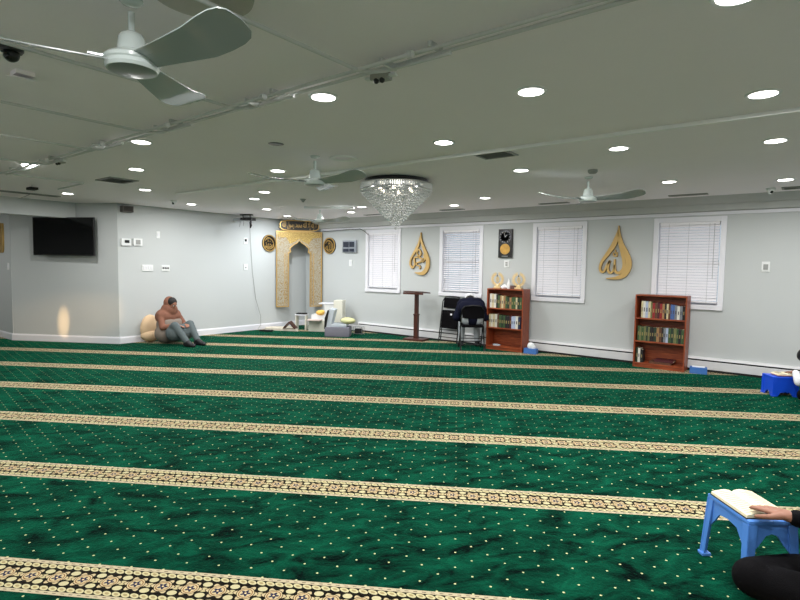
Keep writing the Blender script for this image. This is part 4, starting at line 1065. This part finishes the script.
# A: navy jacket, seated on the chair, bent forward
JA = dict(pelvis=(0, .16, .555), belly=(0, .20, .69), chest=(0, .36, .80), neck=(0, .50, .86), head=(0, .60, .86), face=(0, .75, -.75), up=(0, .7, .7),
          shL=(-.19, .38, .80), shR=(.19, .38, .80), elL=(-.27, .32, .56), elR=(.27, .32, .56), wrL=(-.16, .50, .49), wrR=(.16, .50, .49),
          hipL=(-.09, .18, .55), hipR=(.09, .18, .55), knL=(-.13, .62, .52), knR=(.13, .62, .52), anL=(-.15, .55, .085), anR=(.15, .55, .085), ftL=(-.1, 1, 0), ftR=(.1, 1, 0),
          hands={'L': ((.3, .9, -.1), (0, 0, -1), (.9, -.3, 0)), 'R': ((-.3, .9, -.1), (0, 0, -1), (-.9, -.3, 0))})
person('person in a navy jacket and white cap bent forward on a folding chair', (-4.661, 8.155, 0), ca, JA, M_navy, M_ltrs, True, M_cloudw, shoes=M_shoe,
       topx=[('c', (-.12, .27, .74), (.12, .27, .74), .13, .13), ('c', (-.13, .38, .80), (.13, .38, .80), .12, .12), ('c', (-.2, .36, .74), (-.27, .32, .56), .075, .07), ('c', (.2, .36, .74), (.27, .32, .56), .075, .07)])
# B: brown top, sitting on the floor against the left wall, knees towards the room
JB = dict(pelvis=(0, -.02, .13), belly=(0, -.03, .28), chest=(0, .02, .46), neck=(0, .05, .60), head=(0, .10, .72), face=(0, 1, -.45), up=(0, .3, 1),
          shL=(-.18, .02, .53), shR=(.18, .02, .53), elL=(-.25, .14, .32), elR=(.25, .14, .32), wrL=(-.12, .32, .36), wrR=(.12, .32, .36),
          hipL=(-.09, .02, .13), hipR=(.09, .02, .13), knL=(-.17, .36, .36), knR=(.17, .36, .36), anL=(-.12, .60, .085), anR=(.12, .60, .085), ftL=(0, 1, 0), ftR=(0, 1, 0),
          hands={'L': ((.5, .8, -.1), (0, 0, -1), (.8, -.5, 0)), 'R': ((-.5, .8, -.1), (0, 0, -1), (-.8, -.5, 0))})
pb = person('person in a brown top and grey trousers sitting on the floor against the left wall', (-9.28, 5.05, 0), R(-78), JB, M_brown, M_slate, True, None, shoes=M_shoe,
       topx=[('c', (-.10, .0, .50), (.10, .0, .50), .15, .15), ('e', (0, .03, .62), (.15, .14, .14), None)],
       botx=[('c', (-.13, .30, .22), (.13, .30, .22), .15, .15)])
fuse('long_shirt', [('c', (-.12, .05, .2), (.12, .05, .2), .18, .18), ('c', (-.1, .03, .36), (.1, .03, .36), .15, .15)], M_taupe, pb, .014, 6)
fuse('head_scarf', [('e', (0, .035, .745), (.108, .10, .125), None), ('e', (0, .02, .62), (.16, .12, .1), None)], M_brown, pb, .012, 6)
q = MB(); q.sph((0, 0, .25), .14, 18, (.65, 1.3, 1.85)); q.sph((.02, 0, .12), .14, 16, (.9, 1.3, .8))
tag(q.build('beige_bundle', M_beige, smooth=True, loc=(-9.66, 4.90, 0.005)), 'beige cushion bundle propped on the left wall behind the brown-dressed person', 'cushion')
# C: black clothes, cross-legged at lower right
JC = dict(pelvis=(0, -.02, .13), belly=(0, .0, .28), chest=(.02, .05, .46), neck=(.02, .09, .60), head=(0, .17, .71), face=(-.1, .8, -.6), up=(0, .5, .85),
          shL=(-.17, .05, .53), shR=(.20, .05, .53), elL=(-.16, .04, .28), elR=(.04, .12, .37), wrL=(-.05, .15, .22), wrR=(-.20, .262, .405),
          hipL=(-.09, .02, .12), hipR=(.09, .02, .12), knL=(-.34, .30, .11), knR=(.34, .30, .11), anL=(.06, .36, .075), anR=(-.08, .24, .075), ftL=(.9, .0, 0), ftR=(-1, -.1, 0),
          hands={'L': ((.8, .5, -.1), (0, 0, -1), (.4, .8, .2), .5), 'R': ((-.10, 1, -.14), (0, -.14, -1), (-1, -.1, 0), .07, 1.1, .2)})
person('person in black clothes sitting cross-legged at lower right with a hand on the open book', (.321, 2.815, 0), R(47), JC, M_blk, M_blk, True, None, vox=.0062,
       botx=[('c', (-.34, .30, .12), (-.05, .34, .10), .085, .08), ('c', (.34, .30, .12), (.05, .34, .10), .085, .08)])
# D: far right edge, bowed over the deep blue stool
JD = dict(pelvis=(0, .0, .14), belly=(0, .10, .26), chest=(0, .28, .36), neck=(0, .42, .42), head=(0, .53, .47), face=(0, .7, -.7), up=(0, .7, .7),
          shL=(-.17, .30, .38), shR=(.17, .30, .38), elL=(-.24, .42, .22), elR=(.24, .42, .22), wrL=(-.09, .60, .295), wrR=(.10, .56, .22),
          hipL=(-.09, .02, .13), hipR=(.09, .02, .13), knL=(-.34, .26, .11), knR=(.34, .26, .11), anL=(.06, .32, .075), anR=(-.06, .22, .075), ftL=(.9, 0, 0), ftR=(-1, 0, 0),
          hands={'L': ((.1, 1, -.15), (0, 0, -1), (1, 0, 0)), 'R': ((-.2, 1, 0), (0, 0, -1), (-1, 0, 0))})
person('person in white shirt and dark hat bowed over the deep blue stool', (.445, 7.46, 0), R(50), JD, M_cloudw, M_blk, True, M_black)

# ------------------------------------------------------------------ lights, world, camera
for nm, en, sz, scl in (('added_patch_spot', 5200, 6.0, (.15, 1, 1)), ('added_halo_spot', 700, 11, (1, 1, 1))):  # added spots without a fixture, throwing the warm patch below the television
    sp_ = bpy.data.lights.new(nm, 'SPOT'); sp_.energy = en; sp_.color = (1, .62, .28); sp_.spot_size = R(sz); sp_.spot_blend = 1; sp_.shadow_soft_size = .01
    o = bpy.data.objects.new(nm, sp_); COL.objects.link(o); o.location = (-4.20, 5.05, 1.90)
    o.rotation_euler = (Vector((-10.76, 3.86, .36))-o.location).to_track_quat('-Z', 'Y').to_euler(); o.scale = scl

w = bpy.data.worlds.new('World'); sc.world = w; w.use_nodes = True
nt = w.node_tree; bg = nt.nodes['Background']
bg.inputs[0].default_value = (.80, .88, 1, 1); bg.inputs[1].default_value = .75

cam = bpy.data.cameras.new('camera'); co = bpy.data.objects.new('camera', cam); COL.objects.link(co)
cam.lens = 23.782; cam.sensor_width = 36; cam.sensor_fit = 'HORIZONTAL'; cam.clip_start = .05
rt_ = Vector((.79057, .61219, .014789)); up_ = Vector((-.05081, .04151, .997845)); bk = Vector((.610258, -.789619, .063922))
Mx = Matrix((rt_, up_, bk)).transposed().to_4x4(); Mx.translation = (0, 0, 1.48)
co.matrix_world = Mx
sc.camera = co
vs = sc.view_settings; vs.view_transform = 'Standard'; vs.look = 'None'; vs.gamma = 1; vs.use_curve_mapping = False; vs.exposure = 0.14
